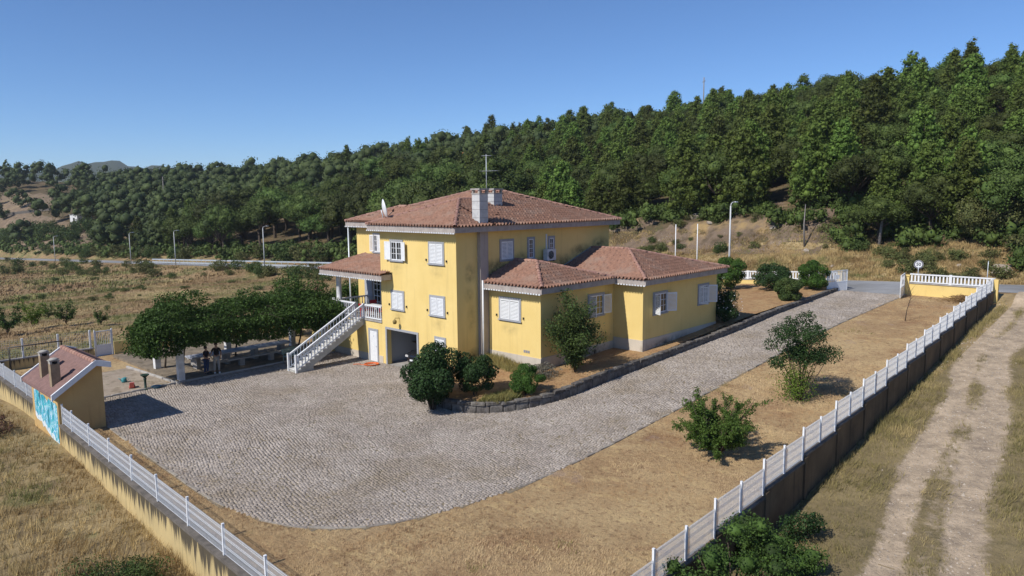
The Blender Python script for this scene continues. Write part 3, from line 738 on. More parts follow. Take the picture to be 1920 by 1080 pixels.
# ridge and hip tiles
rb = MB(); pts = []
for k in range(7):
    a = -.15+pi*1.1*k/6-pi*.0; pts.append((math.cos(a), math.sin(a)))
vs_ = []
for x, r in ((-.21, .135), (.21, .115)):
    for cx, cz in pts: vs_.append((x, cx*r, cz*r-.05))
rb.add(vs_, [(i, i+1, i+8, i+7) for i in range(6)], 0, True)
rt_me = rb.mesh('ridge_tile', M['tile_ridge'])
def ridge(a, b_, par):
    a = Vector(a); b_ = Vector(b_); l = (b_-a).length; n = max(1, int(round(l/.39))); d = (b_-a)/n
    rz = math.atan2(d.y, d.x); pt = math.atan2(d.z, math.hypot(d.x, d.y))
    for i in range(n):
        p = a+d*(i+.5); o = link('ridge_tile', rt_me, par, (p.x+rnd(-.01,.01), p.y+rnd(-.01,.01), p.z+.035+rnd(-.008,.008)))
        o.rotation_euler = (0, -pt, rz+rnd(-.03,.03)); o.rotation_mode = 'XYZ'
zA = TZ+TS*4.115
ridge((-.6,-.6,TZ), (3.515,3.515,zA), roof); ridge((-.6,7.63,TZ), (3.515,3.515,zA), roof)
u_r = 8.78; zR = TZ+.317*(u_r-2.42); vR = -.6+(zR-TZ)/TS; vL = 13.5-(zR-TZ)/TS
ridge((3.515,3.515,zA), (2.42+(zA-TZ)/.317,3.515,zA), roof)
ridge((u_r,vR,zR), (u_r,vL,zR), roof)
ridge((14.99,-.6,TZ), (u_r,vR,zR), roof)
z5 = TZ+TS*2.79
ridge((2.42,14.43,TZ), (5.21,11.64,z5), roof); ridge((5.21,11.64,z5), (5.21,10.8,z5), roof); ridge((5.3,10.75,z5), (u_r,vL,zR), roof)
# low roofs
zl = 5.60; t1 = 2.98
a1 = (1.74+t1, -4.79+t1, zl+TS*t1)
ridge((1.74,-4.79,zl), a1, roof2); ridge(a1, (a1[0],0,a1[2]), roof2)
ridge((8.45,-4.75,zl), a1, roof2)
t2 = 3.9; a2 = (8.50+t2, -6.92+t2, zl+TS*t2)
ridge((8.50,-6.92,zl), a2, roof2); ridge(a2, (a2[0],0,a2[2]), roof2); ridge((18.56,-6.92,zl), a2, roof2)
ridge((-.8,12.8,5.8), (3,12.8,5.8+.2*3.83), roof3)

# eaves: fascia with a soffit, and the little tile ends showing beneath
def eave(pts, z0, z1, wall_off, par):
    """pts: outline of the fascia (plan), walked with the building on the left"""
    f = MB(); n = len(pts)
    ins = offset(pts, -wall_off) if False else None
    for i in range(n-1):
        a = Vector((*pts[i], 0)); b_ = Vector((*pts[i+1], 0)); d = (b_-a).normalized(); nn = Vector((-d.y, d.x, 0))  # inward
        f.add([a+Vector((0,0,z0)), b_+Vector((0,0,z0)), b_+Vector((0,0,z1)), a+Vector((0,0,z1)),
               a+nn*wall_off+Vector((0,0,z0+.03)), b_+nn*wall_off+Vector((0,0,z0+.03)), b_+nn*.06+Vector((0,0,z1)), a+nn*.06+Vector((0,0,z1))],
              [(0,1,2,3), (0,4,5,1), (3,2,6,7)])
    return f
def dentils(pts, z0, par):
    f = MB()
    for i in range(len(pts)-1):
        for x, y, a in along([pts[i], pts[i+1]], .2):
            f.obox((x+.02*math.sin(a)*-1, y+.02*math.cos(a)*1, z0-.055), .11, .08, .07, a)
    return tag(f.build('eave_trim', M['white'], par), kind='stuff')
E1 = [(2.45,14.4),(2.45,7.58),(-.55,7.58),(-.55,-.55),(14.94,-.55),(14.94,13)]
def fascia(pts, z0, z1, par, wo=.5):
    f = eave(pts, z0, z1, wo, par); f.build('fascia', M['fascia'], par)
fascia(E1, 8.485, 8.80, roof); dentils(E1[:4], 8.485, roof)
E2 = [(1.77,0),(1.77,-4.76),(8.54,-4.76),(8.54,-6.88),(18.53,-6.88),(18.53,2.5)]
fascia(E2, 5.233, 5.56, roof2, .48); dentils(E2[:2], 5.233, roof2); dentils(E2[2:4], 5.233, roof2)
E3 = [(3.0,12.8),(-.8,12.8),(-.8,5.9),(0,5.9)]
f = MB(); f.box(-.8, -.7, 5.9, 12.8, 5.45, 5.76); f.extrude([(-.7,12.7,5.45),(3.0,12.7,5.45),(3.0,12.7,6.5),(-.7,12.7,5.76)], (0,.1,0)); f.box(-.7, -.005, 5.9, 6.0, 5.45, 5.78)
f.box(-.69, 2.99, 7.035, 12.69, 5.46, 5.52); f.box(-.69, -.005, 6.005, 7.03, 5.46, 5.52)
f.build('fascia', M['fascia'], roof3); dentils([(-.8,12.8),(-.8,5.9)], 5.45, roof3)

# chimneys on the roof
def chimney(u0, u1, v0, v1, z0, z1, par, label):
    c = MB(); h = (z1-z0-.28)/4
    for k in range(4): c.box(u0, u1, v0, v1, z0+k*h+.008, z0+(k+1)*h-.008)
    o = c.build('chimney', M['chim'], par); o['label'] = label
    j = MB(); j.box(u0+.012, u1-.012, v0+.012, v1-.012, z0, z1-.29); j.build('chimney_core', M['joint'], house)
    q = MB(); zc = z1-.28
    for a in (u0, u1-.12):
        for b_ in (v0, v1-.12): q.box(a, a+.12, b_, b_+.12, zc, zc+.17)
    q.box(u0-.06, u1+.06, v0-.06, v1+.06, z1-.11, z1-.02); q.box(u0-.03, u1+.03, v0-.03, v1+.03, zc-.06, zc)
    q.build('chimney_cap', M['conc'], house)
chimney(1.62, 2.29, -.26, .36, 8.80, 10.95, house, 'tall chimney at the eave')
chimney(5.30, 6.05, 2.25, 2.95, 9.60, 11.0, house, 'shorter chimney higher on the roof')
b = MB(); b.lathe([(.26,0),(.22,.10),(.13,.16),(.12,.55),(.15,.56)], 10, (4.75,2.45,9.75)); b.build('roof_flue', M['steel'], house)
# satellite dish
dish = empty('satellite_dish', (.25,7.0,9.12), label='white satellite dish seen edge on at the left hip of the roof', cat='satellite dish')
d = MB(); rings = 6; vs_ = [(0,0,0)]; 
for r in range(1, rings+1):
    rr = .62*r/rings
    for k in range(20): a = 2*pi*k/20; vs_.append((rr*math.cos(a), rr*math.sin(a), .30*(rr/.62)**2*.55))
fs_ = [(0, 1+k, 1+(k+1) % 20) for k in range(20)]+[(1+(r-1)*20+k, 1+r*20+k, 1+r*20+(k+1) % 20, 1+(r-1)*20+(k+1) % 20) for r in range(1, rings) for k in range(20)]
d.add(vs_, fs_, 0, True)
me = d.mesh('dish', M['white']); o = link('dish', me, dish, (0,0,.62))
nrm = Vector((.83, -.50, .22)); o.rotation_euler = nrm.to_track_quat('Z', 'Y').to_euler()
md = o.modifiers.new('s', 'SOLIDIFY'); md.thickness = .03
d = MB(); d.tube([(0,0,-.35),(0,0,.25),(-.06,.05,.6)], .03, 8); d.build('mast', M['steel'], dish)
d = MB(); d.tube([(0,0,.12),(.34,-.2,.25),(.55,-.33,.5)], .018, 6); d.obox((.56,-.34,.46), .08,.08,.14); d.build('feed_arm', M['black_metal'], dish)
# TV aerial
an = empty('tv_aerial', (5.9,3.5,10.25), label='thin television aerial on the roof ridge behind the chimneys', cat='aerial')
a = MB(); a.tube([(0,0,0),(0,0,2.9)], .025, 6); a.build('mast', M['steel'], an)
a = MB(); a.tube([(-.15,.25,1.85),(.15,-.85,1.85)], .014, 6)
for k in range(7):
    f_ = k/6; c_ = Vector((-.15,.25,1.85)).lerp(Vector((.15,-.85,1.85)), f_); a.tube([c_+Vector((-.3,-.08,0)), c_+Vector((.3,.08,0))], .008, 4)
a.build('antenna_bars', M['steel'], an)
a = MB(); a.tube([(-.12,.3,2.82),(.1,-.35,2.82)], .012, 6)
for k in range(3): a.tube([(-.2+.1*k, .25-.25*k-.05,2.82),(.1+.1*k,.33-.25*k-.05,2.82)], .008, 4)
a.build('antenna_bars', M['steel'], an)

# windows
M['shadow_gap'] = mat('louvre_gap_shade', (.12, .125, .13), rough=.9)  # dark sheet behind closed slats: shade of the gaps put into colour
def shutter_mesh(w_, h, slats=True, name='shutter', flip=False, back=True):
    s = MB(); st = .055; t = .035
    s.box(0, st, 0, t, 0, h); s.box(w_-st, w_, 0, t, 0, h); s.box(st, w_-st, 0, t, 0, .08); s.box(st, w_-st, 0, t, h-.08, h)
    if slats:
        z = .10
        while z < h-.10:
            s.add([(st,.004,z),(w_-st,.004,z),(w_-st,.020,z+.052),(st,.020,z+.052),(st,.010,z-.004),(w_-st,.010,z-.004),(w_-st,.026,z+.048),(st,.026,z+.048)], [(0,1,2,3),(7,6,5,4),(0,4,5,1),(3,2,6,7)]); z += .078
        if back: s.box(st, w_-st, .029, .034, .08, h-.08, 1)
    else:
        s.box(st, w_-st, .010, t-.008, .08, h-.08)
    if flip: s.v = [(-x, y, z) for x, y, z in s.v]
    return s.mesh(name, [M['white'], M['shadow_gap']])
_sh = {}
def shut(w_, h, slats=True, flip=False, back=True):
    k = (round(w_, 2), round(h, 2), slats, flip, back)
    if k not in _sh: _sh[k] = shutter_mesh(w_, h, slats, 'shutter', flip, back)
    return _sh[k]
def window(x, y, z, wd, ht, face, mode, label=None, angs=(165, 165), sill=True, cols=2, rows=3, slats=True):
    """x,y: wall point at the middle of the bottom edge; face 'u' looks to -u, 'v' looks to -v"""
    rz = -pi/2 if face == 'u' else 0
    t = .13; f = MB()
    f.box(-wd/2, wd/2, -.045, 0, ht-t, ht); f.box(-wd/2, -wd/2+t, -.045, 0, t, ht-t); f.box(wd/2-t, wd/2, -.045, 0, t, ht-t)
    f.box(-wd/2, wd/2, -.045, 0, 0, t)
    o = link('window', f.mesh('window', M['granite']), house, (x, y, z), rz)
    if label: o['label'] = label
    if sill:
        s = MB(); s.box(-wd/2-.05, wd/2+.05, -.10, -.046, t*.3, t*.75); s.build('sill', M['granite'], o)
    iw = wd-2*t; ih = ht-2*t
    if mode != 'closed':
        p = MB(); p.box(-iw/2, iw/2, -.010, -.002, t, t+ih); p.build('pane', M['glass'], o)
        fr = MB(); q = .055
        fr.box(-iw/2, iw/2, -.035, -.011, t, t+q); fr.box(-iw/2, iw/2, -.035, -.011, t+ih-q, t+ih)
        fr.box(-iw/2, -iw/2+q, -.035, -.011, t+q, t+ih-q); fr.box(iw/2-q, iw/2, -.035, -.011, t+q, t+ih-q)
        if cols > 1: fr.box(-q*.8, q*.8, -.037, -.012, t+q, t+ih-q)
        for sd_ in ((-1, 1) if cols > 1 else (0,)):
            cx = sd_*iw/4; fr.box(cx-.012, cx+.012, -.030, -.012, t+q, t+ih-q)
        for r in range(1, rows):
            zz = t+q+(ih-2*q)*r/rows; fr.box(-iw/2+q, iw/2-q, -.028, -.013, zz-.012, zz+.012)
        fr.build('window_frame', M['white'], o)
    if mode != 'bare':
        lw = iw/2-.012; bk = mode == 'closed'; sm_ = shut(lw, ih-.01, slats, False, bk)
        aL, aR = (0, 0) if mode == 'closed' else angs
        off = -.060 if mode == 'closed' else -.062
        l_ = link('shutter', sm_, o, (-iw/2+.002, off, t+.005), -math.radians(aL))
        r_ = link('shutter', shut(lw, ih-.01, slats, True, bk), o, (iw/2-.002, off, t+.005), math.radians(aR))
    return o
def u_win(v0, v1, z0, z1, mode, **k): return window(0 if 'u' not in k else k.pop('u'), (v0+v1)/2, z0, abs(v1-v0), z1-z0, 'u', mode, **k)
def v_win(u0, u1, z0, z1, v, mode, **k): return window((u0+u1)/2, v, z0, u1-u0, z1-z0, 'v', mode, **k)
u_win(6.012, 4.706, 6.556, 7.937, 'open', label='upper window with both shutters folded open', slats=False, angs=(172, 168))
u_win(2.355, .978, 6.556, 7.937, 'closed')
u_win(6.012, 4.706, 3.547, 4.826, 'closed'); u_win(2.355, .978, 3.547, 4.826, 'closed')
u_win(1.98, .98, 1.55, 2.42, 'closed', sill=False, label='small garage window behind the dark tree')
u_win(-1.088, -2.804, 3.40, 4.80, 'closed', u=2.281)
u_win(11.9, 10.9, 6.62, 8.05, 'open', u=3.0, angs=(170, 0), label='upper window beside the veranda roof')
v_win(3.45, 4.68, 6.62, 7.95, 0, 'closed')
v_win(5.88, 6.57, 6.55, 7.98, 0, 'bare', cols=1, rows=4); v_win(7.85, 8.5, 6.45, 7.96, 0, 'bare', cols=1, rows=4)
v_win(6.45, 8.07, 3.30, 4.72, -4.244, 'open', angs=(110, 172), label='window behind the bamboo like bush')
v_win(10.11, 11.75, 3.22, 4.65, -6.365, 'open', angs=(120, 150)); v_win(15.48, 16.95, 3.22, 4.65, -6.365, 'open', angs=(75, 135))
# small shutter catches
sc_ = MB(); sc_.box(-.03, .03, -.08, 0, -.06, .06); scm = sc_.mesh('shutter_catch', M['black_metal'])
for (x, y, z, r) in [(0,2.55,6.85,1),(0,.78,6.85,1),(0,6.2,3.9,1),(0,4.5,3.9,1),(0,2.55,3.9,1),(0,.78,3.9,1),(2.281,-.9,3.7,1),(2.281,-3.0,3.7,1)]:
    link('shutter_catch', scm, house, (x, y, z), -pi/2)
# vents on the small wing
v_ = MB()
for k in range(3): v_.box(2.26, 2.281, -3.42+.16*k, -3.30+.16*k, 1.78, 1.92)
v_.build('vent', mat('vent_grey', (.25, .25, .28)), house)
# door under the veranda and the garage surround
t = .13; f = MB(); f.box(-.05, 0, 7.473, 7.473+t, 0, 2.15); f.box(-.05, 0, 8.506-t, 8.506, 0, 2.15); f.box(-.05, 0, 7.473+t, 8.506-t, 2.15-t, 2.15)
dr = f.build('door', M['granite'], house); dr['label'] = 'stone framed white side door'
f = MB(); f.box(-.03, -.003, 7.61, 8.37, .03, 2.01); f.build('door_leaf', M['white'], dr)
f = MB(); f.tube([(-.07,7.70,1.02),(-.03,7.70,1.02)], .025, 8); f.box(-.036, -.031, 7.93, 7.99, 1.62, 1.72); f.build('handle', M['steel'], dr)
f = MB(); f.box(-.05, 0, 3.449, 3.6, -.02, 2.432); f.box(-.05, 0, 6.55, 6.688, -.02, 2.432); f.box(-.05, 0, 3.6, 6.55, 2.30, 2.432); f.build('garage_surround', M['granite'], house)
f = MB(); f.box(.32, .95, 3.62, 6.53, 2.18, 2.24); f.build('garage_door', M['white'], house)['label'] = 'raised white garage door'
# wall lamp
f = MB(); f.tube([(0,5.28,3.12),(-.32,5.28,3.16),(-.36,5.28,3.0)], .02, 6); f.lathe([(.03,.16),(.12,.08),(.13,0),(.09,-.12)], 8, (-.36,5.28,2.92)); f.build('wall_lamp', mat('old_brass', (.20, .15, .05), rough=.6), house)
# veranda door with its open grey shutter, on the set back wall
f = MB(); f.box(2.95, 3.0, 11.0, 12.0, 2.76, 5.05); dv = f.build('veranda_door', M['granite'], house)
f = MB(); f.box(2.935, 2.949, 11.1, 11.9, 2.78, 4.95); f.build('pane', M['glass'], dv)
f = MB()
for k in range(3): f.box(2.92, 2.934, 11.1+.375*k, 11.15+.375*k, 2.78, 4.95)
for k in range(6): f.box(2.918, 2.936, 11.15, 11.85, 2.80+.42*k, 2.84+.42*k)
f.build('door_frame', M['white'], dv)
f = MB(); f.box(2.90, 2.94, 12.05, 12.95, 2.78, 4.98); f.box(2.88, 2.90, 12.18, 12.82, 2.95, 3.75); f.box(2.88, 2.90, 12.18, 12.82, 3.95, 4.8); f.build('shutter', mat('grey_door_paint', (.36, .38, .42), rough=.6), dv)
# air conditioner
f = MB(); f.box(7.22, 8.05, -.50, -.16, 6.46, 7.16); ac = f.build('air_conditioner', M['white_old'], house)
f = MB(); f.tube([(7.58,-.512,6.81),(7.58,-.50,6.81)], .26, 20, sm=False); f.build('fan_grille', M['dark'], ac)
f = MB()
for k in range(5): f.tube([(7.58+.05*(k+1)*math.cos(a_), -.518, 6.81+.05*(k+1)*math.sin(a_)) for a_ in np.linspace(0, 2*pi, 17)], .005, 4, caps=False)
f.build('grille_rings', M['white_old'], ac)
f = MB(); f.box(7.30, 7.34, -.46, -.0, 6.38, 6.46); f.box(7.92, 7.96, -.46, 0, 6.38, 6.46); f.build('bracket', M['black_metal'], ac)
f = MB(); f.box(7.62, 7.72, -.06, -.001, 7.05, 8.1); f.build('pipe_cover', M['white'], house)
# pale flashing where the low roof meets the wall
f = MB()
for (x0, x1, top_) in ((8.52, 12.4, None),):
    f.extrude([(8.9,-.03,5.76),(12.4,-.03,7.02),(12.4,-.03,7.10),(8.9,-.03,5.84)], (0,.028,0))
f.build('flashing', M['conc'], house)

# veranda: column, balustrades
def pipe_round(name, x, y, z0, z1, r, mt, par): 
    q = MB(); q.lathe([(r*1.35,0),(r*1.35,.12),(r,.15),(r,z1-z0-.18),(r*1.3,z1-z0-.15),(r*1.3,z1-z0)], 14, (x,y,z0)); return q.build(name, mt, par)
pipe_round('column', .22, 12.1, 2.74, 5.48, .175, M['white_old'], house)
f = MB(); f.tube([(2.6,14.30,8.45),(2.6,14.30,2.0),(2.6,14.30,-.2)], .055, 8); f.build('drain_pipe', M['steel'], house)
def bal_mesh(h, name='baluster'):
    q = MB(); q.lathe([(.038,0),(.038,h*.10),(.024,h*.14),(.046,h*.34),(.026,h*.62),(.024,h*.84),(.038,h*.90),(.038,h)], 8); return q.mesh(name, M['white'])
bm_short = bal_mesh(.70)
def balustrade(par, a, b_, z0a, z0b, h=.92, step=.215, me=None, rail_w=.13, posts=True):
    """straight or sloping balustrade from a to b (plan points)"""
    a = Vector((a[0], a[1], z0a)); b_ = Vector((b_[0], b_[1], z0b)); L_ = math.hypot(b_.x-a.x, b_.y-a.y); n = int(round(L_/step))
    up = Vector((0,0,1))
    q = MB(); q.beam(a+up*(h-.045), b_+up*(h-.045), rail_w, .09); q.build('handrail', M['white'], par)
    q = MB(); q.beam(a+up*.075, b_+up*.075, rail_w*.85, .07); q.build('bottom_rail', M['white'], par)
    for i in range(n):
        p = a.lerp(b_, (i+.5)/n); o = link('baluster', me or bm_short, par, (p.x, p.y, p.z+.11)); o.scale = (1, 1, (h-.20)/.70)
br = empty('balustrade', (0,0,0), label='white balustrade round the veranda above the side door', cat='balustrade')
balustrade(br, (.04,7.1), (.04,8.85), 2.74, 2.74); balustrade(br, (.04,10.02), (.04,12.5), 2.74, 2.74); balustrade(br, (.12,12.52), (2.9,12.52), 2.74, 2.74)
f = MB()
for (x, y) in ((.04,12.5),): f.obox((x, y, 2.74), .16, .16, 1.0)
f.build('newel_post', M['white'], br)

# outside stair
stair = empty('outside_stair', (-5,9.4,0), label='white straight outside stair climbing from the yard to the veranda', cat='staircase')
NS = 16; RH = 2.74/NS; RUN = 5.0/NS; v0_, v1_ = 8.93, 9.93; org = (-5, 9.4, 0)
for k in range(NS):
    q = MB(); u_ = -5+RUN*k; q.box(u_-.03, u_+RUN, v0_, v1_, RH*(k+1)-.05, RH*(k+1)); q.build('tread', M['white_old'], stair, org)
poly = [(-5,0)]
for k in range(NS): poly += [(-5+RUN*k, RH*(k+1)-.052), (-5+RUN*(k+1), RH*(k+1)-.052)]
poly = [(x, z) for x, z in poly]
poly += [(0, 2.35), (-3.85, .25), (-3.85, -.1), (-5, -.1)]
q = MB(); q.extrude([(x, v0_+.03, z) for x, z in poly], (0, v1_-v0_-.06, 0))
M['stair_side'] = mat('stair_render', (.46, .46, .43), (.33, .33, .31), 2, .9, .1)
q.build('stringer', M['stair_side'], stair, org)
bal_st = bal_mesh(.70)
for vv_ in (v0_+.05, v1_-.05):
    a = Vector((-4.95-org[0], vv_-org[1], RH*.6)); b_ = Vector((-.05-org[0], vv_-org[1], 2.74)); up = Vector((0,0,1))
    q = MB(); q.beam(a+up*.88, b_+up*.88, .11, .09); q.build('handrail', M['white'], stair)
    q = MB(); q.beam(a+up*.10, b_+up*.10, .08, .05); q.build('bottom_rail', M['white'], stair)
    for i in range(22):
        p = a.lerp(b_, (i+.6)/22.2); o = link('baluster', bal_st, stair, (p.x, p.y, p.z+.12)); o.scale = (1, 1, .72/.70)
    q = MB(); q.obox((a.x-.06, a.y, -.02), .11, .11, 1.12); q.build('newel_post', M['white'], stair)
    q = MB(); q.obox((b_.x+.02, b_.y, 2.74), .11, .11, .96); q.build('newel_post', M['white'], stair)

# veranda table and chairs
vt = empty('veranda_table', (.95,9.0,2.74), label='white table standing on the veranda between red chairs', cat='table')
q = MB(); q.obox((0,0,.70), 1.0, 1.3, .04); q.build('tabletop', M['white'], vt)
for a in (-.42,.42):
    for b_ in (-.55,.55): q = MB(); q.obox((a,b_,0), .05, .05, .70); q.build('leg', M['white'], vt)
M['red'] = mat('red_plastic', (.42, .02, .03), rough=.4, spec=.5)
def chair(loc, rz, label):
    c = empty('red_chair', loc, rz, label, 'chair', 'red plastic chairs on the veranda')
    q = MB(); q.obox((0,0,.42), .46, .46, .04); q.build('seat', M['red'], c)
    q = MB(); q.add([(-.22,.20,.44),(.22,.20,.44),(.24,.32,.88),(-.24,.32,.88),(-.22,.23,.44),(.22,.23,.44),(.24,.35,.88),(-.24,.35,.88)], [(0,1,2,3),(7,6,5,4),(0,4,5,1),(1,5,6,2),(2,6,7,3),(3,7,4,0)]); q.build('backrest', M['red'], c)
    for a in (-.2,.2):
        q = MB(); q.beam((a*1.1,.2,.62),(a*1.1,-.2,.62),.05,.03); q.beam((a*1.1,-.2,.44),(a*1.1,-.2,.62),.03,.03); q.build('armrest', M['red'], c)
        for b_ in (-.2,.2): q = MB(); q.obox((a,b_,0), .035, .035, .42); q.build('leg', M['red'], c)
chair((.35,9.35,2.74), pi/2, 'red plastic chair on the veranda at the stair head')
chair((.9,8.0,2.74), pi, 'red plastic chair on the veranda beside the grey door shutter')
chair((1.6,10.0,2.74), -.3, 'red plastic chair behind the white veranda table')

# car in the garage
def car(loc, rz):
    c = empty('parked_car', loc, rz, 'dark car parked inside the open garage', 'car')
    paint = mat('black_car_paint', (.012, .013, .016), rough=.15, spec=.8)
    # side outline stations x, with half width and heights: loft
    st = [(-2.05,.45,.62,.30),(-1.95,.70,.80,.25),(-1.5,.80,.95,.20),(-1.05,.83,1.0,.2),(-.55,.84,1.40,.2),(.0,.84,1.47,.2),(.8,.84,1.46,.2),(1.35,.83,1.32,.2),(1.85,.80,1.02,.22),(2.02,.70,.85,.28),(2.07,.45,.66,.34)]
    q = MB(); vs_ = []; n = 12
    for x, hw, top_, bot in st:
        belt = min(top_, .92)
        sec = [(-hw*.8,bot),(-hw,bot+.12),(-hw,belt*.8),(-hw*.98,belt),(-hw*(.98 if top_ < 1 else .74),top_-.05 if top_ > 1 else belt+.01),(-hw*.55,top_),(hw*.55,top_),(hw*(.98 if top_ < 1 else .74),top_-.05 if top_ > 1 else belt+.01),(hw*.98,belt),(hw,belt*.8),(hw,bot+.12),(hw*.8,bot)]
        vs_ += [(x,y,z) for y, z in sec]
    fs_ = [(i*n+k, i*n+(k+1) % n, (i+1)*n+(k+1) % n, (i+1)*n+k) for i in range(len(st)-1) for k in range(n)]+[tuple(range(n)), tuple(range((len(st)-1)*n, len(st)*n))[::-1]]
    q.add(vs_, fs_, 0, True); q.build('body', paint, c)
    q = MB()
    for s_ in (-1,1): q.add([(-.50,s_*.80,.98),(1.35,s_*.80,.98),(1.1,s_*.66,1.36),(-.35,s_*.66,1.38)], [(0,1,2,3)])
    q.build('side_window', M['glass'], c)
    q = MB(); q.add([(-1.0,-.62,1.02),(-1.0,.62,1.02),(-.58,.52,1.37),(-.58,-.52,1.37)], [(0,1,2,3)]); q.build('windscreen', M['glass'], c)
    for x in (-1.3, 1.3):
        for s_ in (-1,1):
            q = MB(); q.tube([(x,s_*.66,.31),(x,s_*.86,.31)], .31, 20, sm=False); wl = q.build('wheel', M['rubber'], c)
            q = MB(); q.tube([(x,s_*.862,.31),(x,s_*.875,.31)], .19, 14, sm=False); q.build('rim', M['steel'], wl)
    for s_ in (-1,1): q = MB(); q.box(-2.03,-1.93,s_*.62-.14,s_*.62+.14,.62,.74); q.build('headlight', mat('lamp_glass', (.5,.5,.5), rough=.2), c)
    q = MB(); q.box(-2.09,-2.05,-.25,.25,.42,.52); q.build('number_plate', M['white'], c)
car((2.45,4.58,.02), 0)

# orange hose coil on the setts
q = MB()
for k in range(3): q.tube([(math.cos(a_)*(.34+.06*k)+.02*k, math.sin(a_)*(.30+.05*k), .03+.02*k) for a_ in np.linspace(0, 2*pi, 25)], .028, 6, caps=False)
q.tube([(.3,.1,.03),(.6,.0,.02),(.9,-.3,.02),(1.2,-.2,.02)], .022, 6)
o = q.build('hose', mat('orange_rubber', (.62, .13, .03), rough=.5)); o.location = (-.75,7.2,L1(-.75,7.2)+.03); o.rotation_euler = (0,0,2.4)
tag(o, 'coiled orange hose lying on the cobbles before the side door', 'hose')

# ---------------------------------------------------------------- little brick hut on the boundary
hz = -.28
hut = empty('garden_hut', (-17.2,9,hz), label='small yellow tile roofed hut with graffiti side and two stub chimneys', cat='hut')
ho = (-17.2, 9, hz)
hw0, hw1, hv0, hv1 = -18.12, -16.2, 7.0, 11.3
def hroof(u): return 3.08-(abs(u+16.55)*(.70 if u < -16.55 else .32))
q = MB(); q.extrude([(hw0,hv0,-1.1),(hw1,hv0,-1.1),(hw1,hv0,hroof(hw1)-.10),(-16.55,hv0,2.97),(hw0,hv0,hroof(hw0)-.10)], (0,hv1-hv0,0)); q.build('wall', wall_mat('hut_render', (.56,.385,.17), (.48,.32,.14), (.25,.16,.07), .5), hut, ho)
# graffiti: painted patch on the outer wall
gm = bpy.data.materials.new('graffiti_paint'); gm.use_nodes = True; t_ = gm.node_tree; N = t_.nodes; Lk = t_.links
bs = N['Principled BSDF']; bs.inputs['Roughness'].default_value = .6
tc = N.new('ShaderNodeTexCoord'); mp = N.new('ShaderNodeMapping'); mp.inputs['Scale'].default_value = (1,1.6,.55); Lk.new(tc.outputs['Object'], mp.inputs[0])
n_ = N.new('ShaderNodeTexNoise'); n_.inputs['Scale'].default_value = 2.6; n_.inputs['Detail'].default_value = 4; n_.inputs['Distortion'].default_value = 1.2; Lk.new(mp.outputs[0], n_.inputs['Vector'])
cr = N.new('ShaderNodeValToRGB'); cr.color_ramp.interpolation = 'CONSTANT'; e_ = cr.color_ramp.elements
e_[0].position = 0; e_[0].color = (.02,.10,.16,1); e_[1].position = .38; e_[1].color = (.03,.30,.40,1)
for p_, c_ in ((.46,(.06,.42,.50,1)),(.53,(.70,.80,.84,1)),(.57,(.05,.36,.62,1)),(.64,(.20,.60,.60,1)),(.72,(.75,.80,.82,1))):
    x_ = e_.new(p_); x_.color = c_
Lk.new(n_.outputs[0], cr.inputs[0]); Lk.new(cr.outputs[0], bs.inputs['Base Color'])
q = MB(); gpts = []
ys = np.linspace(7.15, 10.9, 16)
topz = [1.15,1.25,1.2,1.32,1.22,1.3,1.12,1.18,1.28,1.3,1.22,1.32,1.36,1.4,1.35,1.3]; botz = [-.72,-.62,-.7,-.55,-.42,-.48,-.30,-.34,-.18,-.12,-.16,.0,.05,-.02,.05,.12]
q.add([(hw0-.012,y,z) for y, z in zip(ys, topz)]+[(hw0-.012,y,z) for y, z in zip(ys, botz)], [(i, i+1, 17+i, 16+i) for i in range(15)])
q.build('graffiti', gm, hut, ho)
q = MB(); q.add([(hw0-.014,y,z+.10+.05*math.sin(i*2.3)) for i,(y,z) in enumerate(zip(ys, botz))]+[(hw0-.014,y,z-.16-.05*math.cos(i*3.1)) for i,(y,z) in enumerate(zip(ys, botz))], [(i, i+1, 17+i, 16+i) for i in range(15)])
q.build('graffiti_outline', mat('white_spray', (.66,.72,.74), (.35,.5,.58), 5, .7, lo=.5, hi=.6), hut, ho)
RZ0, RZ1, RV0, RV1 = -18.42, -15.95, 6.55, 11.75
q = MB()
q.extrude([(RZ0,RV0+.1,hroof(RZ0)-.06),(-16.55,RV0+.1,3.02),(-16.55,RV1-.1,3.02),(RZ0,RV1-.1,hroof(RZ0)-.06)], (0,0,-.08)); q.extrude([(-16.55,RV0+.1,3.02),(RZ1,RV0+.1,hroof(RZ1)-.06),(RZ1,RV1-.1,hroof(RZ1)-.06),(-16.55,RV1-.1,3.02)], (0,0,-.08))
hr = q.build('roof', M['tile_hut'], hut, ho)
# roof sheets: corrugated tiles in rows
def hut_tiles():
    VV = []; FF = []; n0 = 0
    for a, b_, sg in ((RZ0, -16.55, 1), (RZ1, -16.55, -1)):
        ne = int((RV1-RV0)/.2)*6; ev = np.linspace(RV0+.02, RV1-.02, ne+1); ln = abs(b_-a); nr = max(1, int(round(ln/.40)))
        rows = []
        for r in range(nr): rows += [(ln*r/nr, .035), (ln*(r+1)/nr, .008)]
        P = np.zeros((len(rows), ne+1, 3)); wave = .02*np.cos(np.arange(ne+1)/6*2*pi)
        for i, (d, off) in enumerate(rows):
            u = a+sg*d; P[i,:,0] = u; P[i,:,1] = ev; P[i,:,2] = hroof(u)-.04+off+wave
        P = P.reshape(-1,3)-np.array(ho); m = ne+1; i, j = np.meshgrid(np.arange(len(rows)-1), np.arange(ne), indexing='ij'); k = (i*m+j).ravel()
        VV.append(P); FF.append(np.stack([k,k+m,k+m+1,k+1],1)+n0); n0 += len(P)
    return npmesh('roof_tiles', np.concatenate(VV), np.concatenate(FF), M['tile_hut'])
tag(link('roof_tiles', hut_tiles(), hr), kind='stuff')
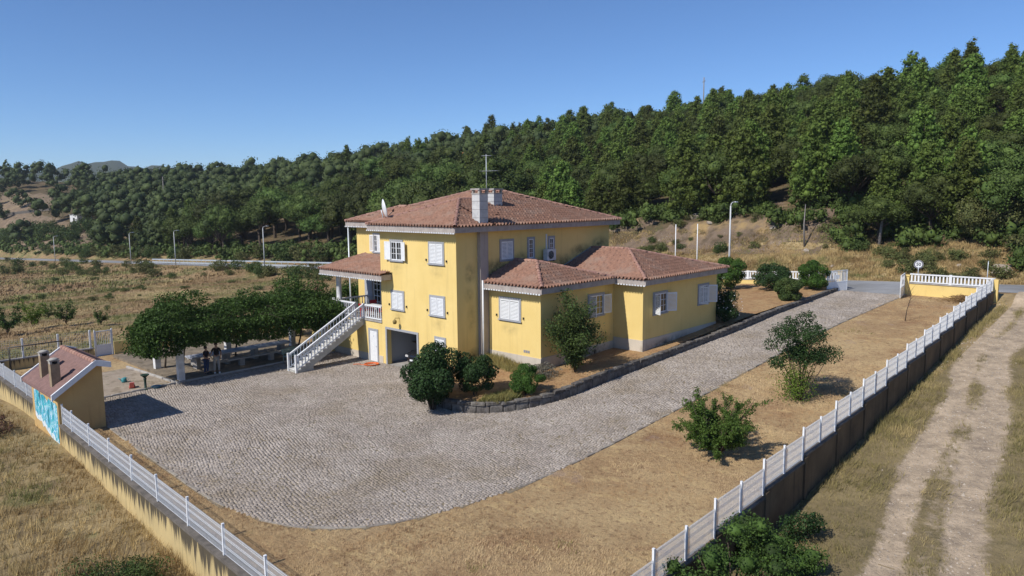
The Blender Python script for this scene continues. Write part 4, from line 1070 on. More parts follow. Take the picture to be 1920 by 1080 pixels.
for i in range(13):
    o = link('ridge_tile', rt_me, hr, (-16.55-ho[0], RV0+.25+.395*i-ho[1], 3.06-ho[2]), pi/2)
for vv_ in (RV0, RV1-.1):
    q = MB(); q.extrude([(RZ0-.03,vv_,hroof(RZ0)+.04),(-16.55,vv_,3.12),(-16.55,vv_,2.84),(RZ0-.03,vv_,hroof(RZ0)-.24)], (0,.1,0))
    q.extrude([(-16.55,vv_,3.12),(RZ1+.03,vv_,hroof(RZ1)+.04),(RZ1+.03,vv_,hroof(RZ1)-.22),(-16.55,vv_,2.84)], (0,.1,0))
    q.build('verge_board', M['white'], hut, ho)
M['brick'] = mat('hut_chimney_brick', (.34,.26,.17), (.24,.18,.12), 6, .9, .3, 40)
for (cx, cy) in ((-17.95, 7.75), (-17.85, 9.75)):
    q = MB(); q.box(cx-.19,cx+.19,cy-.17,cy+.17,hroof(cx)-.15,hroof(cx)+.92); ch = q.build('chimney', M['brick'], hut, ho)
    q = MB(); zt = hroof(cx)+.92
    for a in (-.15,.15): q.box(cx+a-.04,cx+a+.04,cy-.17,cy+.17,zt,zt+.13)
    q.box(cx-.22,cx+.22,cy-.2,cy+.2,zt+.13,zt+.17); q.lathe([(.24,0),(.16,.07),(.02,.1)], 10, (cx,cy,zt+.17)); q.build('chimney_cap', M['conc'], ch, ho)
    q = MB(); q.tube([(cx,cy-.19,zt+.05),(cx,cy+.19,zt+.05)], .07, 10); q.build('flue', M['dark'], ch, ho)

# ---------------------------------------------------------------- boundary walls and fences
def panel_mesh(L_, H_, name='wire_panel', n=None, th=.0032):
    """welded wire panel along +x with folded horizontal ribs; real wires"""
    q = MB(); n = n or int(L_/.05)
    xs = np.linspace(.03, L_-.03, n); V = []; F = []; k = 0
    for x in xs:
        for dx, dy in ((-th,-th),(th,-th),(th,th),(-th,th)): V += [(x+dx,dy,.03)]
        for dx, dy in ((-th,-th),(th,-th),(th,th),(-th,th)): V += [(x+dx,dy,H_-.01)]
        F += [(k+a, k+(a+1) % 4, k+4+(a+1) % 4, k+4+a) for a in range(4)]; k += 8
    ribs = [.04, .30*H_, .36*H_, .62*H_, .68*H_, H_-.10, H_-.04]
    for z in ribs:
        t = th*1.05
        V += [(0,-t-.008,z-t),(0,t-.008,z-t),(0,t-.008,z+t),(0,-t-.008,z+t),(L_,-t-.008,z-t),(L_,t-.008,z-t),(L_,t-.008,z+t),(L_,-t-.008,z+t)]
        F += [(k+a, k+(a+1) % 4, k+4+(a+1) % 4, k+4+a) for a in range(4)]; k += 8
    return npmesh(name, V, F, M['white_metal'])
def post_mesh(H_, s=.066): q = MB(); q.box(-s/2,s/2,-s/2,s/2,0,H_); q.box(-s/2-.004,s/2+.004,-s/2-.004,s/2+.004,H_,H_+.015); return q.mesh('post', M['white_metal'])
# west side (lower left of the picture)
fw = empty('wire_fence', (-18.5,-6,.33), label='white wire panel fence on the yellow boundary wall beside the graffiti hut', cat='fence'); fo = (-18.5,-6,.33)
ww = empty('boundary_wall', (-18.5,-6,-1), label='long peeling yellow boundary wall with dark coping beside the rough grass', cat='wall'); wo_ = (-18.5,-6,-1)
wme = panel_mesh(2.6, .84, th=.0040); pme = post_mesh(.93)
ang = math.atan2(-2.65, -.095)
for k in range(0, 13):
    u_, v_ = -18.05-.095*k, 5.38-2.65*k
    link('post', pme, fw, (u_-fo[0], v_-fo[1], 0), ang).rotation_euler = (rnd(-.018,.018), rnd(-.018,.018), ang)
    link('wire_panel', wme, fw, (u_-.0009*k-fo[0]+.025*math.cos(ang), v_-fo[1]+.025*math.sin(ang), .02), ang)
link('post', pme, fw, (-17.99-fo[0], 6.9-fo[1], 0), ang); o = link('wire_panel', wme, fw, (-17.99-fo[0], 6.9-fo[1], .02), ang); o.scale = (.57,1,1)
q = MB()
for a_, b_ in (((-18.00,6.98), (-19.2,-26.5)), ((-17.62,24.0),(-17.80,11.35))):
    a_ = Vector((*a_,0)); b_ = Vector((*b_,0)); d = (b_-a_).normalized(); nn = Vector((d.y,-d.x,0))
    q.extrude([a_+nn*.11+Vector((0,0,-2)), b_+nn*.11+Vector((0,0,-2)), b_+nn*.11+Vector((0,0,.22)), a_+nn*.11+Vector((0,0,.22))], -nn*.22)
q.build('wall', M['yellow_old'], ww, wo_)
q = MB()
for a_, b_ in (((-18.00,6.98), (-19.2,-26.5)), ((-17.62,24.0),(-17.80,11.35))):
    a_ = Vector((*a_,0)); b_ = Vector((*b_,0)); d = (b_-a_).normalized(); nn = Vector((d.y,-d.x,0))
    q.extrude([a_+nn*.15+Vector((0,0,.22)), b_+nn*.15+Vector((0,0,.22)), b_+nn*.15+Vector((0,0,.325)), a_+nn*.15+Vector((0,0,.325))], -nn*.30)
M['coping'] = mat('mossy_coping', (.17,.15,.13), (.09,.08,.07), 2.5, .95, .3, 20)
q.build('coping', M['coping'], ww, wo_)
fb = empty('wire_fence', (-17.7,17,.33), label='white wire panel fence beyond the graffiti hut at the field corner', cat='fence')
angb = math.atan2(2.53, .036)
for k in range(6):
    u_, v_ = -17.8+.036*k, 11.4+2.53*k
    link('post', pme, fb, (u_+17.7, v_-17, 0), angb)
    if k < 5: o = link('wire_panel', wme, fb, (u_+17.7, v_-17, .02), angb); o.scale = (.97,1,1)
# south side (right of the picture): stepped
fs = empty('wire_fence', (10,-19.3,1), label='long stepped white wire panel fence above the dark wall by the track', cat='fence'); so_ = (10,-19.3,1)
ws = empty('boundary_wall', (10,-19.3,-1), label='stepped dark weathered retaining wall under the white fence beside the dirt track', cat='wall'); wso = (10,-19.3,-1)
pan = panel_mesh(1.78, .98, th=.0042); pS = post_mesh(1.06); pT = post_mesh(1.32, .065)
angS = math.atan2(.045, 1.82)
def fz(k): return .004+.123*k if k < 22 else .004+.123*22+(k-22)*.06
kw = list(range(-14, 25))
for k in kw:
    u_, v_ = -5.439+1.82*k, -19.725+.045*k
    ke = k if k % 2 == 0 else k-1
    zt = fz(ke)
    if k % 2 == 0: link('post', pS, fs, (u_-so_[0], v_-so_[1], zt-so_[2]), angS).rotation_euler = (rnd(-.02,.02), rnd(-.02,.02), angS)
    else: link('post', pT, fs, (u_-so_[0], v_-so_[1], fz(k-1)-so_[2]-.02), angS)
    z_here = fz(k) if k % 2 == 0 else fz(k+1)
    link('wire_panel', pan, fs, (u_-so_[0]+.02, v_-so_[1], z_here-so_[2]+.03), angS)
q = MB(); q2 = MB(); qp = MB()
for k in kw:
    if k % 2: continue
    a_ = Vector((-5.439+1.82*(k-1)+.004, -19.725+.045*(k-1), 0)); b_ = Vector((-5.439+1.82*(k+1)-.004, -19.725+.045*(k+1), 0))
    if k+1 > 24: b_ = Vector((39.4, -18.61, 0))
    zt = fz(k); Z_ = lambda z: Vector((0,0,z))
    q.extrude([a_+Z_(-2.6)+Vector((0,-.1,0)), b_+Z_(-2.6)+Vector((0,-.1,0)), b_+Z_(zt-.07)+Vector((0,-.1,0)), a_+Z_(zt-.07)+Vector((0,-.1,0))], (0,.22,0))
    q2.extrude([a_+Z_(zt-.07)+Vector((0,-.14,0)), b_+Z_(zt-.07)+Vector((0,-.14,0)), b_+Z_(zt)+Vector((0,-.14,0)), a_+Z_(zt)+Vector((0,-.14,0))], (0,.28,0))
    qp.box(a_.x-.14, a_.x+.14, a_.y-.17, a_.y-.101, -2.6, zt-.10)
q.build('wall', M['wall_dark'], ws, wso); q2.build('coping', M['coping'], ws, wso); qp.build('buttress', M['wall_dark'], ws, wso)

# street front: yellow wall with white balustrade, piers, gates
def ftop(v): return 3.0+.055*(-12.4-v)*(0 if v < -6 else 1)
fr = empty('front_wall', (39.4,-15.5,2), label='yellow street wall with white balustrade right of the open gates', cat='wall'); fo_ = (39.4,-15.5,2)
q = MB(); q.box(39.3, 39.52, -18.6, -12.68, .5, 3.02); q.build('wall', M['yellow'], fr, fo_)
q = MB(); q.box(39.24, 39.58, -18.6, -12.68, 3.02, 3.10); q.build('coping', M['conc'], fr, fo_)
q = MB(); q.box(39.22, 39.62, -12.68, -12.28, .5, 3.62); q.box(39.17, 39.67, -12.73, -12.23, 3.62, 3.72); q.build('gate_pier', M['yellow'], fr, fo_)
q = MB(); q.box(39.25, 39.60, -18.95, -18.61, .5, 3.75); q.build('corner_pier', M['yellow'], fr, fo_)
slatm = MB(); slatm.box(-.04, .04, -.055, .055, 0, .52); slatm = slatm.mesh('baluster', M['white'])
def flatbal(par, org, x, va, vb, za, zb):
    n = int(abs(vb-va)/.245)
    q = MB(); q.beam((x-org[0],va-org[1],za+.70-org[2]),(x-org[0],vb-org[1],zb+.70-org[2]),.16,.10); q.build('handrail', M['white'], par)
    q = MB(); q.beam((x-org[0],va-org[1],za+.08-org[2]),(x-org[0],vb-org[1],zb+.08-org[2]),.14,.07); q.build('bottom_rail', M['white'], par)
    for i in range(n):
        f_ = (i+.5)/n; link('baluster', slatm, par, (x-org[0], va+(vb-va)*f_-org[1], za+(zb-za)*f_+.12-org[2]))
flatbal(fr, fo_, 39.41, -12.70, -15.55, 3.10, 3.10); flatbal(fr, fo_, 39.41, -15.78, -18.6, 3.10, 3.10)
q = MB(); q.box(39.32, 39.50, -15.77, -15.56, 3.10, 3.90); q.build('baluster_post', M['white'], fr, fo_)
fl = empty('front_wall', (39.4,5,1.5), label='yellow street wall with white balustrade behind the clipped garden shrubs', cat='wall'); flo = (39.4,5,1.5)
q = MB(); q.extrude([(39.3,-6.9,.2),(39.3,16,.2),(39.3,16,1.55),(39.3,-6.9,2.80)], (.22,0,0)); q.build('wall', M['yellow'], fl, flo)
q = MB(); q.extrude([(39.24,-6.9,2.80),(39.24,16,1.55),(39.24,16,1.63),(39.24,-6.9,2.88)], (.34,0,0)); q.build('coping', M['conc'], fl, flo)
for k in range(8):
    va, vb = -6.9+2.85*k, -6.9+2.85*(k+1)-.22; zf_ = lambda v: 2.88-(v+6.9)*.0546
    flatbal(fl, flo, 39.41, va, vb, zf_(va), zf_(vb))
    q = MB(); q.box(39.32,39.50,vb+.005,vb+.215,zf_(vb)-.01,zf_(vb)+.78); q.build('baluster_post', M['white'], fl, flo)
q = MB(); q.box(39.22, 39.62, -7.3, -6.9, .5, 3.62); q.box(39.17, 39.67, -7.35, -6.85, 3.62, 3.72); q.build('gate_pier', M['yellow'], fl, flo)
def gate(loc, rz, label, L_=2.55):
    g = empty('gate', loc, rz, label, 'gate', 'white metal driveway gates'); W_ = M['white_metal']
    q = MB(); q.box(0,L_,-.02,.02,.05,.80); q.build('lower_panel', W_, g)
    q = MB(); q.box(0,.06,-.03,.03,.02,1.85); q.box(L_-.06,L_,-.03,.03,.02,1.85); q.build('upright', W_, g)
    q = MB(); q.box(.06,L_-.06,-.03,.03,.80,.86); q.box(.06,L_-.06,-.03,.03,1.79,1.85); q.build('crossbar', W_, g)
    bm_ = MB(); bm_.box(-.045,.045,-.012,.012,0,.93); bm_ = bm_.mesh('bar', W_)
    n = 13
    for i in range(n): link('bar', bm_, g, (.16+(L_-.32)*i/(n-1),0,.86))
    q = MB(); q.box(L_*.38,L_*.62,-.02,-.013,1.1,1.45); q.build('emblem', W_, g)
    return g
gate((39.3,-7.72,2.02), math.radians(160), 'white gate leaf open beside the stone bordered bed')
gate((39.2,-12.35,2.04), math.radians(180+9), 'white gate leaf seen edge on beside the yellow pier')

# back boundary (left): low wall with green mesh, posts and a gate
bw = empty('boundary_wall', (-14,24.1,-.5), label='low tan wall with wire netting at the field side behind the hut', cat='wall'); bo = (-14,24.1,-.5)
q = MB(); q.box(-17.6,-11.55,24.0,24.2,-1.4,.45); q.build('wall', M['yellow_old'], bw, bo)
q = MB(); q.box(-17.6,-11.55,23.96,24.24,.45,.52); q.build('coping', M['conc'], bw, bo)
for x in (-17.5,-15.6,-13.6,-11.7): q = MB(); q.box(x-.05,x+.05,24.05,24.15,.52,1.75); q.build('post', M['white_metal'], bw, bo)
netw = []; 
q = MB()
for z in np.arange(.6,1.75,.14): q.beam((-17.5,24.1,z),(-11.7,24.1,z),.008,.008)
for x in np.arange(-17.4,-11.7,.14): q.beam((x,24.1,.55),(x,24.1,1.7),.008,.008)
tag(q.build('netting', M['steel'], bw, bo), kind='stuff')
fg = empty('garden_gate', (-11.45,24.1,-.35), label='narrow white metal garden gate leading to the dry field', cat='gate'); fgo = (0,0,0)
q = MB(); q.box(0,.07,-.04,.04,0,2.05); q.box(1.08,1.15,-.04,.04,0,2.05); q.build('gate_post', M['white_metal'], fg)
q = MB(); q.box(.10,1.05,-.02,.02,.05,.95); q.build('lower_panel', M['white_metal'], fg)
q = MB(); q.box(.08,1.07,-.025,.025,.95,1.0); q.box(.08,1.07,-.025,.025,1.9,1.96); q.box(.08,.13,-.025,.025,1.0,1.9); q.box(1.02,1.07,-.025,.025,1.0,1.9); q.build('gate_frame', M['white_metal'], fg)
bm_ = MB(); bm_.box(-.01,.01,-.01,.01,0,.9); bm_ = bm_.mesh('bar', M['white_metal'])
for i in range(7): link('bar', bm_, fg, (.22+.12*i,0,1.0))
bw2 = empty('boundary_wall', (-5,23,-.5), label='low yellow wall running behind the vine pergola', cat='wall'); b2o = (-5,23,-.5)
q = MB(); q.extrude([(-10.25,24.0,-1.2),(3.2,22.6,-1.2),(3.2,22.6,1.0),(-10.25,24.0,.75)], (.02,.2,0)); q.build('wall', M['yellow'], bw2, b2o)
q = MB(); q.box(-.12,.0,12.57,15.2,-1,2.1); q.build('wall', M['yellow'], bw2, b2o)
# black metal frame
fm = empty('metal_frame', (-15.5,21.8,-.2), label='black metal frame standing behind the hut by the low wall', cat='frame')
q = MB()
for x in (-1.3,1.5): q.tube([(x,-.2,0),(x,0,1.85),(x,.25,0)], .03, 6)
q.build('leg', M['black_metal'], fm)
q = MB(); q.tube([(-1.3,0,1.85),(1.5,0,1.85)], .035, 6); q.build('crossbar', M['black_metal'], fm)
q = MB()
for x in (-.6,.1,.8): q.tube([(x,0,1.85),(x,0,1.55)], .02, 5)
q.build('hook', M['black_metal'], fm)

# ---------------------------------------------------------------- pergola with table, benches, people
pg = empty('pergola', (-5.5,14.3,0), label='vine pergola on whitewashed concrete pillars shading the long table', cat='pergola'); po = (-5.5,14.3,0)
pill = [(-10.45,12.45),(-10.25,16.5),(-5.6,16.7),(-.9,16.6),(-.75,12.6)]
for x, y in pill:
    q = MB(); q.obox((x,y,.0), .34, .34, 2.3); q.obox((x,y,2.3), .42, .42, .1); q.build('pillar', M['white_old'], pg, po)
q = MB()
for y in (12.45,16.55): q.beam((-11.3,y,2.47),(.1,y,2.47),.12,.14)
q.build('beam', M['conc'], pg, po)
for x in np.arange(-11.2,.3,1.15): q = MB(); q.beam((x,11.6,2.60),(x,17.3,2.60),.07,.09); q.build('rafter', M['bark'], pg, po)
tb = empty('stone_table', (-5.7,14.6,.05), label='long pale stone table standing under the pergola', cat='table')
q = MB(); q.box(-3.4,3.4,-.5,.5,.72,.80); q.build('tabletop', mat('pale_table_top', (.42,.44,.50), (.34,.35,.40), 2, .6), tb)
for x in (-2.9,-1,.9,2.8): q = MB(); q.obox((x,0,0), .25,.6,.72); q.build('leg', M['conc'], tb)
for (y, lb) in ((13.35,'long stone bench on the yard side of the table'), (15.7,'long stone bench on the wall side of the table')):
    be = empty('stone_bench', (-5.3,y,.05), label=lb+' under the pergola', cat='bench')
    q = MB(); q.box(-3.4,3.3,-.18,.18,.42,.50); q.build('seat', M['conc'], be)
    for x in (-3,-1,1,3): q = MB(); q.obox((x,0,0), .3,.28,.42); q.build('leg', M['conc'], be)
gb = empty('park_bench', (-3.55,12.0,0), math.radians(20), 'pale green slatted garden bench beside the foot of the stair', 'bench')
for i in range(4): q = MB(); q.box(-.65,.65,-.20+.11*i,-.11+.11*i,.43,.46); q.build('slat', M['green_paint'], gb)
for i in range(3): q = MB(); q.box(-.65,.65,.22+.03*i,.25+.03*i,.56+.12*i,.65+.12*i); q.build('slat', M['green_paint'], gb)
for x in (-.55,.55):
    q = MB(); q.tube([(x,-.22,0),(x,-.18,.42),(x,.22,.42),(x,.30,.88)], .025, 6); q.tube([(x,.28,0),(x,.20,.42)], .025, 6); q.tube([(x,-.2,.42),(x,-.2,.62),(x,.22,.64)], .02, 6); q.build('bench_end', M['green_paint'], gb)

# people in the shade, skinned from joint chains
def skinned(name, nodes, edges, root, mt, parent, sub=2):
    me = bpy.data.meshes.new(name); me.from_pydata([n[0] for n in nodes], edges, []); me.materials.append(mt)
    o = link(name, me, parent); md = o.modifiers.new('skin', 'SKIN'); md.use_smooth_shade = True
    for i, sv in enumerate(me.skin_vertices[0].data):
        r = nodes[i][1]; sv.radius = (r, r) if not isinstance(r, tuple) else r; sv.use_root = (i == root)
    md2 = o.modifiers.new('sub', 'SUBSURF'); md2.levels = sub; md2.render_levels = sub
    return o
for m_ in ('tmp',): pass
def ensure_skin(me):
    if not me.skin_vertices: 
        pass
def person(loc, rz, h, label, shirt, trousers, armL, armR, hairc=(.02,.015,.01)):
    k = h/1.8; p = empty('person', loc, rz, label, 'person')
    V_ = lambda x, y, z: (x*k, y*k, z*k)
    N_ = [(V_(0,0,.95),(.15*k,.11*k)),(V_(0,0,1.12),(.135*k,.10*k)),(V_(0,0,1.33),(.16*k,.11*k)),(V_(0,0,1.46),(.10*k,.085*k)),(V_(0,-.01,1.55),.055*k),(V_(0,-.02,1.63),(.075*k,.09*k)),(V_(0,-.015,1.73),(.075*k,.09*k)),
          (V_(.10,0,.90),.095*k),(V_(.11,-.02,.50),.062*k),(V_(.11,.02,.10),.042*k),(V_(.12,-.14,.04),.035*k),
          (V_(-.10,0,.90),.095*k),(V_(-.12,.02,.50),.062*k),(V_(-.13,.04,.10),.042*k),(V_(-.14,-.12,.04),.035*k)]
    E_ = [(0,1),(1,2),(2,3),(3,4),(4,5),(5,6),(0,7),(7,8),(8,9),(9,10),(0,11),(11,12),(12,13),(13,14)]
    for sgn, arm in ((1, armL), (-1, armR)):
        b0 = len(N_); sh = (sgn*.19, 0, 1.42)
        N_ += [(V_(*sh), .055*k), (V_(*arm[0]), .042*k), (V_(*arm[1]), .028*k)]
        E_ += [(3, b0), (b0, b0+1), (b0+1, b0+2)]
        d = (Vector(arm[1])-Vector(arm[0])).normalized(); sd_ = d.cross(Vector((0,0,1))).normalized(); up_ = sd_.cross(d)
        pb = len(N_); N_.append((V_(*(Vector(arm[1])+d*.07)), (.034*k,.02*k))); E_.append((b0+2, pb))
        for fi in range(4):
            f0 = Vector(arm[1])+d*(.10)+sd_*(.027-.018*fi); ln = (.065,.075,.07,.055)[fi]
            N_ += [(V_(*f0), .009*k), (V_(*(f0+d*ln*.55-up_*.012)), .0085*k), (V_(*(f0+d*ln*.9-up_*.035)), .007*k)]; c0 = len(N_)-3
            E_ += [(pb, c0), (c0, c0+1), (c0+1, c0+2)]
        th = Vector(arm[1])+d*.05+sd_*.035; N_ += [(V_(*th), .011*k), (V_(*(th+d*.035+sd_*.02-up_*.015)), .009*k)]; E_ += [(pb, len(N_)-2), (len(N_)-2, len(N_)-1)]
    skinned('body', N_, E_, 0, M['skin'], p, 1)
    # clothes: the same joints, a little wider
    T = [(N_[i][0], tuple(a*1.13 for a in (N_[i][1] if isinstance(N_[i][1], tuple) else (N_[i][1],)*2))) for i in (0,1,2,3)]
    ed = [(0,1),(1,2),(2,3)]
    for sgn, arm in ((1, armL), (-1, armR)):
        b0 = len(T); mid = Vector(arm[0])*.7+Vector((sgn*.19,0,1.42))*.3
        T += [(V_(sgn*.19,0,1.42), .068*k), (V_(*mid), .06*k)]; ed += [(3,b0),(b0,b0+1)]
    skinned('shirt', T, ed, 0, shirt, p, 1)
    T = [(N_[0][0], (.165*k,.125*k))]+[(N_[i][0], r*k) for i, r in ((7,.108),(8,.08),(9,.062),(11,.108),(12,.08),(13,.062))]
    skinned('trousers', T, [(0,1),(1,2),(2,3),(0,4),(4,5),(5,6)], 0, trousers, p, 1)
    q = MB(); q.lathe([(.075,-.03),(.098,.02),(.10,.06),(.085,.12),(.05,.155),(.01,.165)], 12, (0,.012*k,1.66*k)); q.build('hair', mat('hair', hairc, rough=.8), p)
    for sgn in (1,-1):
        f = N_[10 if sgn > 0 else 14][0]; q = MB(); q.lathe([(.045,0),(.055,.03),(.04,.07)], 8, (f[0],f[1]+.05*k,.0)); q.obox((f[0],f[1],0), .09,.24,.07); q.build('shoe', M['white'] if shirt.name.startswith('black') else M['black_metal'], p)
        q = MB(); q.lathe([(.008,0),(.012,.006),(.008,.012)], 6, (sgn*.03*k,-.108*k,1.655*k)); q.build('eye', M['dark'], p)
    q = MB(); q.add([V_(-.014,-.10,1.615),V_(.014,-.10,1.615),V_(0,-.128,1.618),V_(0,-.10,1.66)], [(0,1,2),(0,2,3),(2,1,3)]); q.build('nose', M['skin'], p)
    return p
# make sure skin data exist: the Skin modifier adds it when created through the API
_old_new = None
def skinned(name, nodes, edges, root, mt, parent, sub=1):
    import bmesh
    bm = bmesh.new(); lay = bm.verts.layers.skin.verify()
    vs_ = [bm.verts.new(n[0]) for n in nodes]; bm.verts.ensure_lookup_table()
    for i, n in enumerate(nodes):
        r = n[1]; vs_[i][lay].radius = r if isinstance(r, tuple) else (r, r); vs_[i][lay].use_root = (i == root)
    for a, b_ in edges: bm.edges.new((vs_[a], vs_[b_]))
    me = bpy.data.meshes.new(name); bm.to_mesh(me); bm.free(); me.materials.append(mt)
    o = link(name, me, parent); md = o.modifiers.new('skin', 'SKIN'); md.use_smooth_shade = True
    md2 = o.modifiers.new('sub', 'SUBSURF'); md2.levels = sub; md2.render_levels = sub
    return o
person((-8.25,12.55,.05), -.35, 1.84, 'taller person in black shirt and light trousers standing under the pergola', mat('black_cloth', (.012,.012,.015)), mat('light_trousers', (.42,.38,.33)), ((.26,.02,1.16),(.20,-.16,.98)), ((-.28,-.02,1.18),(-.42,-.18,1.10)))
person((-8.80,12.75,.05), .5, 1.68, 'shorter person in dark top and blue jeans beside the taller one', mat('dark_navy_cloth', (.015,.016,.025)), mat('blue_jeans', (.04,.06,.12)), ((.26,-.02,1.16),(.24,-.2,1.02)), ((-.26,-.02,1.16),(-.16,-.2,1.05)), (.03,.018,.01))

# little things lying by the terrace
wp = empty('garden_pump', (-12.5,12.25,-.12), label='dark green cast iron post with a basin at the terrace corner', cat='water post')
q = MB(); q.lathe([(.20,0),(.18,.05),(.07,.12),(.06,.55),(.09,.62),(.07,.70)], 12); q.build('pedestal', M['dark_green'], wp)
q = MB(); q.lathe([(.05,0),(.10,.06),(.22,.16),(.24,.20),(.20,.20),(.08,.10)], 12, (0,0,.68)); q.build('basin', M['dark_green'], wp)
def toy(name, x, y, col, label, cat, parts):
    e = empty(name, (x,y,L1(x,y)+.02), rnd(0,6), label, cat); m_ = mat(name+'_plastic', col, rough=.45)
    for nm_, fn in parts: q = MB(); fn(q); q.build(nm_, m_, e)
    return e
toy('watering_can', -12.7, 15.0, (.05,.22,.24), 'turquoise plastic watering can on the bare dirt by the hut', 'watering can', [('body', lambda q: q.lathe([(.13,0),(.15,.05),(.14,.24),(.10,.26)], 12)), ('spout', lambda q: q.tube([(.12,0,.08),(.28,0,.26)], [.03,.02], 8)), ('handle', lambda q: q.tube([(-.13,0,.06),(-.24,0,.16),(-.16,0,.27),(0,0,.30)], .014, 6))])
toy('toy_truck', -12.85, 13.3, (.40,.09,.07), 'red toy beside the green post on the bare dirt', 'toy', [('body', lambda q: q.box(-.22,.10,-.12,.12,.07,.24)), ('cab', lambda q: q.box(.11,.26,-.11,.11,.07,.34)), ('wheel', lambda q: q.tube([(-.12,-.15,.07),(-.12,.15,.07)], .07, 10)), ('wheel', lambda q: q.tube([(.15,-.15,.07),(.15,.15,.07)], .07, 10))])
toy('plastic_bucket', -12.0, 12.05, (.06,.19,.30), 'blue plastic basin at the edge of the cobbled yard', 'basin', [('body', lambda q: q.lathe([(.16,0),(.24,.14),(.26,.15),(.22,.14),(.14,.02)], 14))])

# ---------------------------------------------------------------- vegetation
def leafquads(cen, size, rng, up=.0, asp=1.0, droop=0.0, normal=None, follow=.0):
    """cen (n,3) -> separate leaf quads of random turn; normal/follow lean them outwards"""
    n = len(cen); size = np.broadcast_to(size, (n,))
    a = rng.normal(size=(n, 3)); a[:, 2] += up
    if normal is not None: a = a/np.linalg.norm(a, axis=1, keepdims=True)+normal*follow
    a /= np.linalg.norm(a, axis=1, keepdims=True)+1e-9
    b = np.cross(a, rng.normal(size=(n, 3))); b /= np.linalg.norm(b, axis=1, keepdims=True)+1e-9
    c = np.cross(a, b); s_ = size[:, None]*.5
    V = np.stack([cen-b*s_*asp-c*s_*.35, cen+b*0-c*s_*.62+a*s_*.12, cen+b*s_*asp, cen+c*s_*.62+a*s_*.12], 1)
    V[:, 0] = cen-b*s_*asp
    V[:, :, 2] -= droop*size[:, None]
    F = np.arange(n*4).reshape(n, 4)
    return V.reshape(-1, 3), F
def clumps(rng, centres, radii, per, lo=.55):
    """points in shells around clump centres, with outward normals"""
    P = []; Nn = []
    for c, r in zip(centres, radii):
        m = max(3, int(per*(np.mean(r)**2)))
        d = rng.normal(size=(m, 3)); d /= np.linalg.norm(d, axis=1, keepdims=True)
        rr = rng.uniform(lo, 1.0, (m, 1))**.6
        P.append(np.asarray(c)+d*rr*np.asarray(r)); Nn.append(d)
    return np.concatenate(P), np.concatenate(Nn)
def limb_mesh(mb, rng, base, tip, r0, r1, bend=.1, n=5, sides=6):
    base = np.array(base, float); tip = np.array(tip, float); L_ = np.linalg.norm(tip-base); off = rng.normal(0, bend*L_, 3)
    pts = [base+(tip-base)*t+off*math.sin(pi*t)*.5 for t in np.linspace(0, 1, n)]
    mb.tube(pts, [r0+(r1-r0)*t for t in np.linspace(0, 1, n)], sides)
def plant(name, loc, label, cat, crown_me, trunk_me=None, group=None, rz=0, sc=(1, 1, 1), tname='trunk'):
    e = empty(name, loc, rz, label, cat, group); e.scale = sc
    link('crown', crown_me, e)
    if trunk_me: link(tname, trunk_me, e)
    return e

_u = np.linspace(0, 2*pi, 7)[:-1]; _v = np.linspace(.12, pi-.12, 5)
_CV = np.array([(math.sin(b_)*math.cos(a_), math.sin(b_)*math.sin(a_), math.cos(b_)) for b_ in _v for a_ in _u])
_CF = np.array([(i*6+k, (i+1)*6+k, (i+1)*6+(k+1) % 6, i*6+(k+1) % 6) for i in range(4) for k in range(6)])
def cores(rng, cs, rs, f=.66):  # inner foliage lumps, added to block light leaking through the sparse leaves
    V = []; F = []
    for i, (c, r) in enumerate(zip(cs, rs)):
        V.append(np.asarray(c)+_CV*np.asarray(r)*f*rng.uniform(.8, 1.15, (len(_CV), 1))); F.append(_CF+i*len(_CV))
    return np.concatenate(V), np.concatenate(F)
def merged(*vf):
    V = []; F = []; n = 0
    for v, f in vf: V.append(v); F.append(f+n); n += len(v)
    return np.concatenate(V), np.concatenate(F)
# --- forest kinds
def pine_meshes(seed, h=10, lod=1.0):
    rng = np.random.default_rng(seed); tr = MB(); limb_mesh(tr, rng, (0,0,-1), (rng.normal(0,.3), rng.normal(0,.3), h*.93), .20, .04, .02, 6, 7)
    cs = []; rs = []; zb = h*rng.uniform(.16, .28)
    nlev = int(9+rng.integers(0, 3))
    wdt = rng.uniform(.25, .34)
    for i in range(nlev):
        f = i/(nlev-1); z = zb+(h-zb)*f; rad = h*wdt*(1-f*.93)**.55*(.62+.38*min(1, f*5+.35)); nb = int(6+5*(1-f))
        a0 = rng.uniform(0, 6.28)
        for k in range(nb):
            a = a0+2*pi*k/nb+rng.normal(0, .22); r = rad*rng.uniform(.55, 1.12)
            tip = np.array([math.cos(a)*r, math.sin(a)*r, z+r*rng.uniform(.05, .4)])
            if f < .8: limb_mesh(tr, rng, (0,0,z-.2), tip*[.8,.8,1], .045, .012, .06, 3, 4)
            for q in (.45, .75, 1.0):
                if r*q < .25 and f < .9: continue
                cs.append([tip[0]*q, tip[1]*q, z+(tip[2]-z)*q+rng.normal(0, .32)]); s0 = (.46+.42*(1-f))*rng.uniform(.75, 1.35); rs.append([s0, s0, s0*.95])
    cs.append([rng.normal(0,.2), rng.normal(0,.2), h*.98]); rs.append([.5, .5, .5])
    P, Nn = clumps(rng, cs, rs, 66*lod, .5)
    V, F = leafquads(P, rng.uniform(.14, .30, len(P)), rng, up=.5, asp=1.5, normal=Nn, follow=.9); V, F = merged((V, F), cores(rng, cs, rs, .46))
    return npmesh('crown', V, F, M['pine']), tr.mesh('trunk', M['bark'])
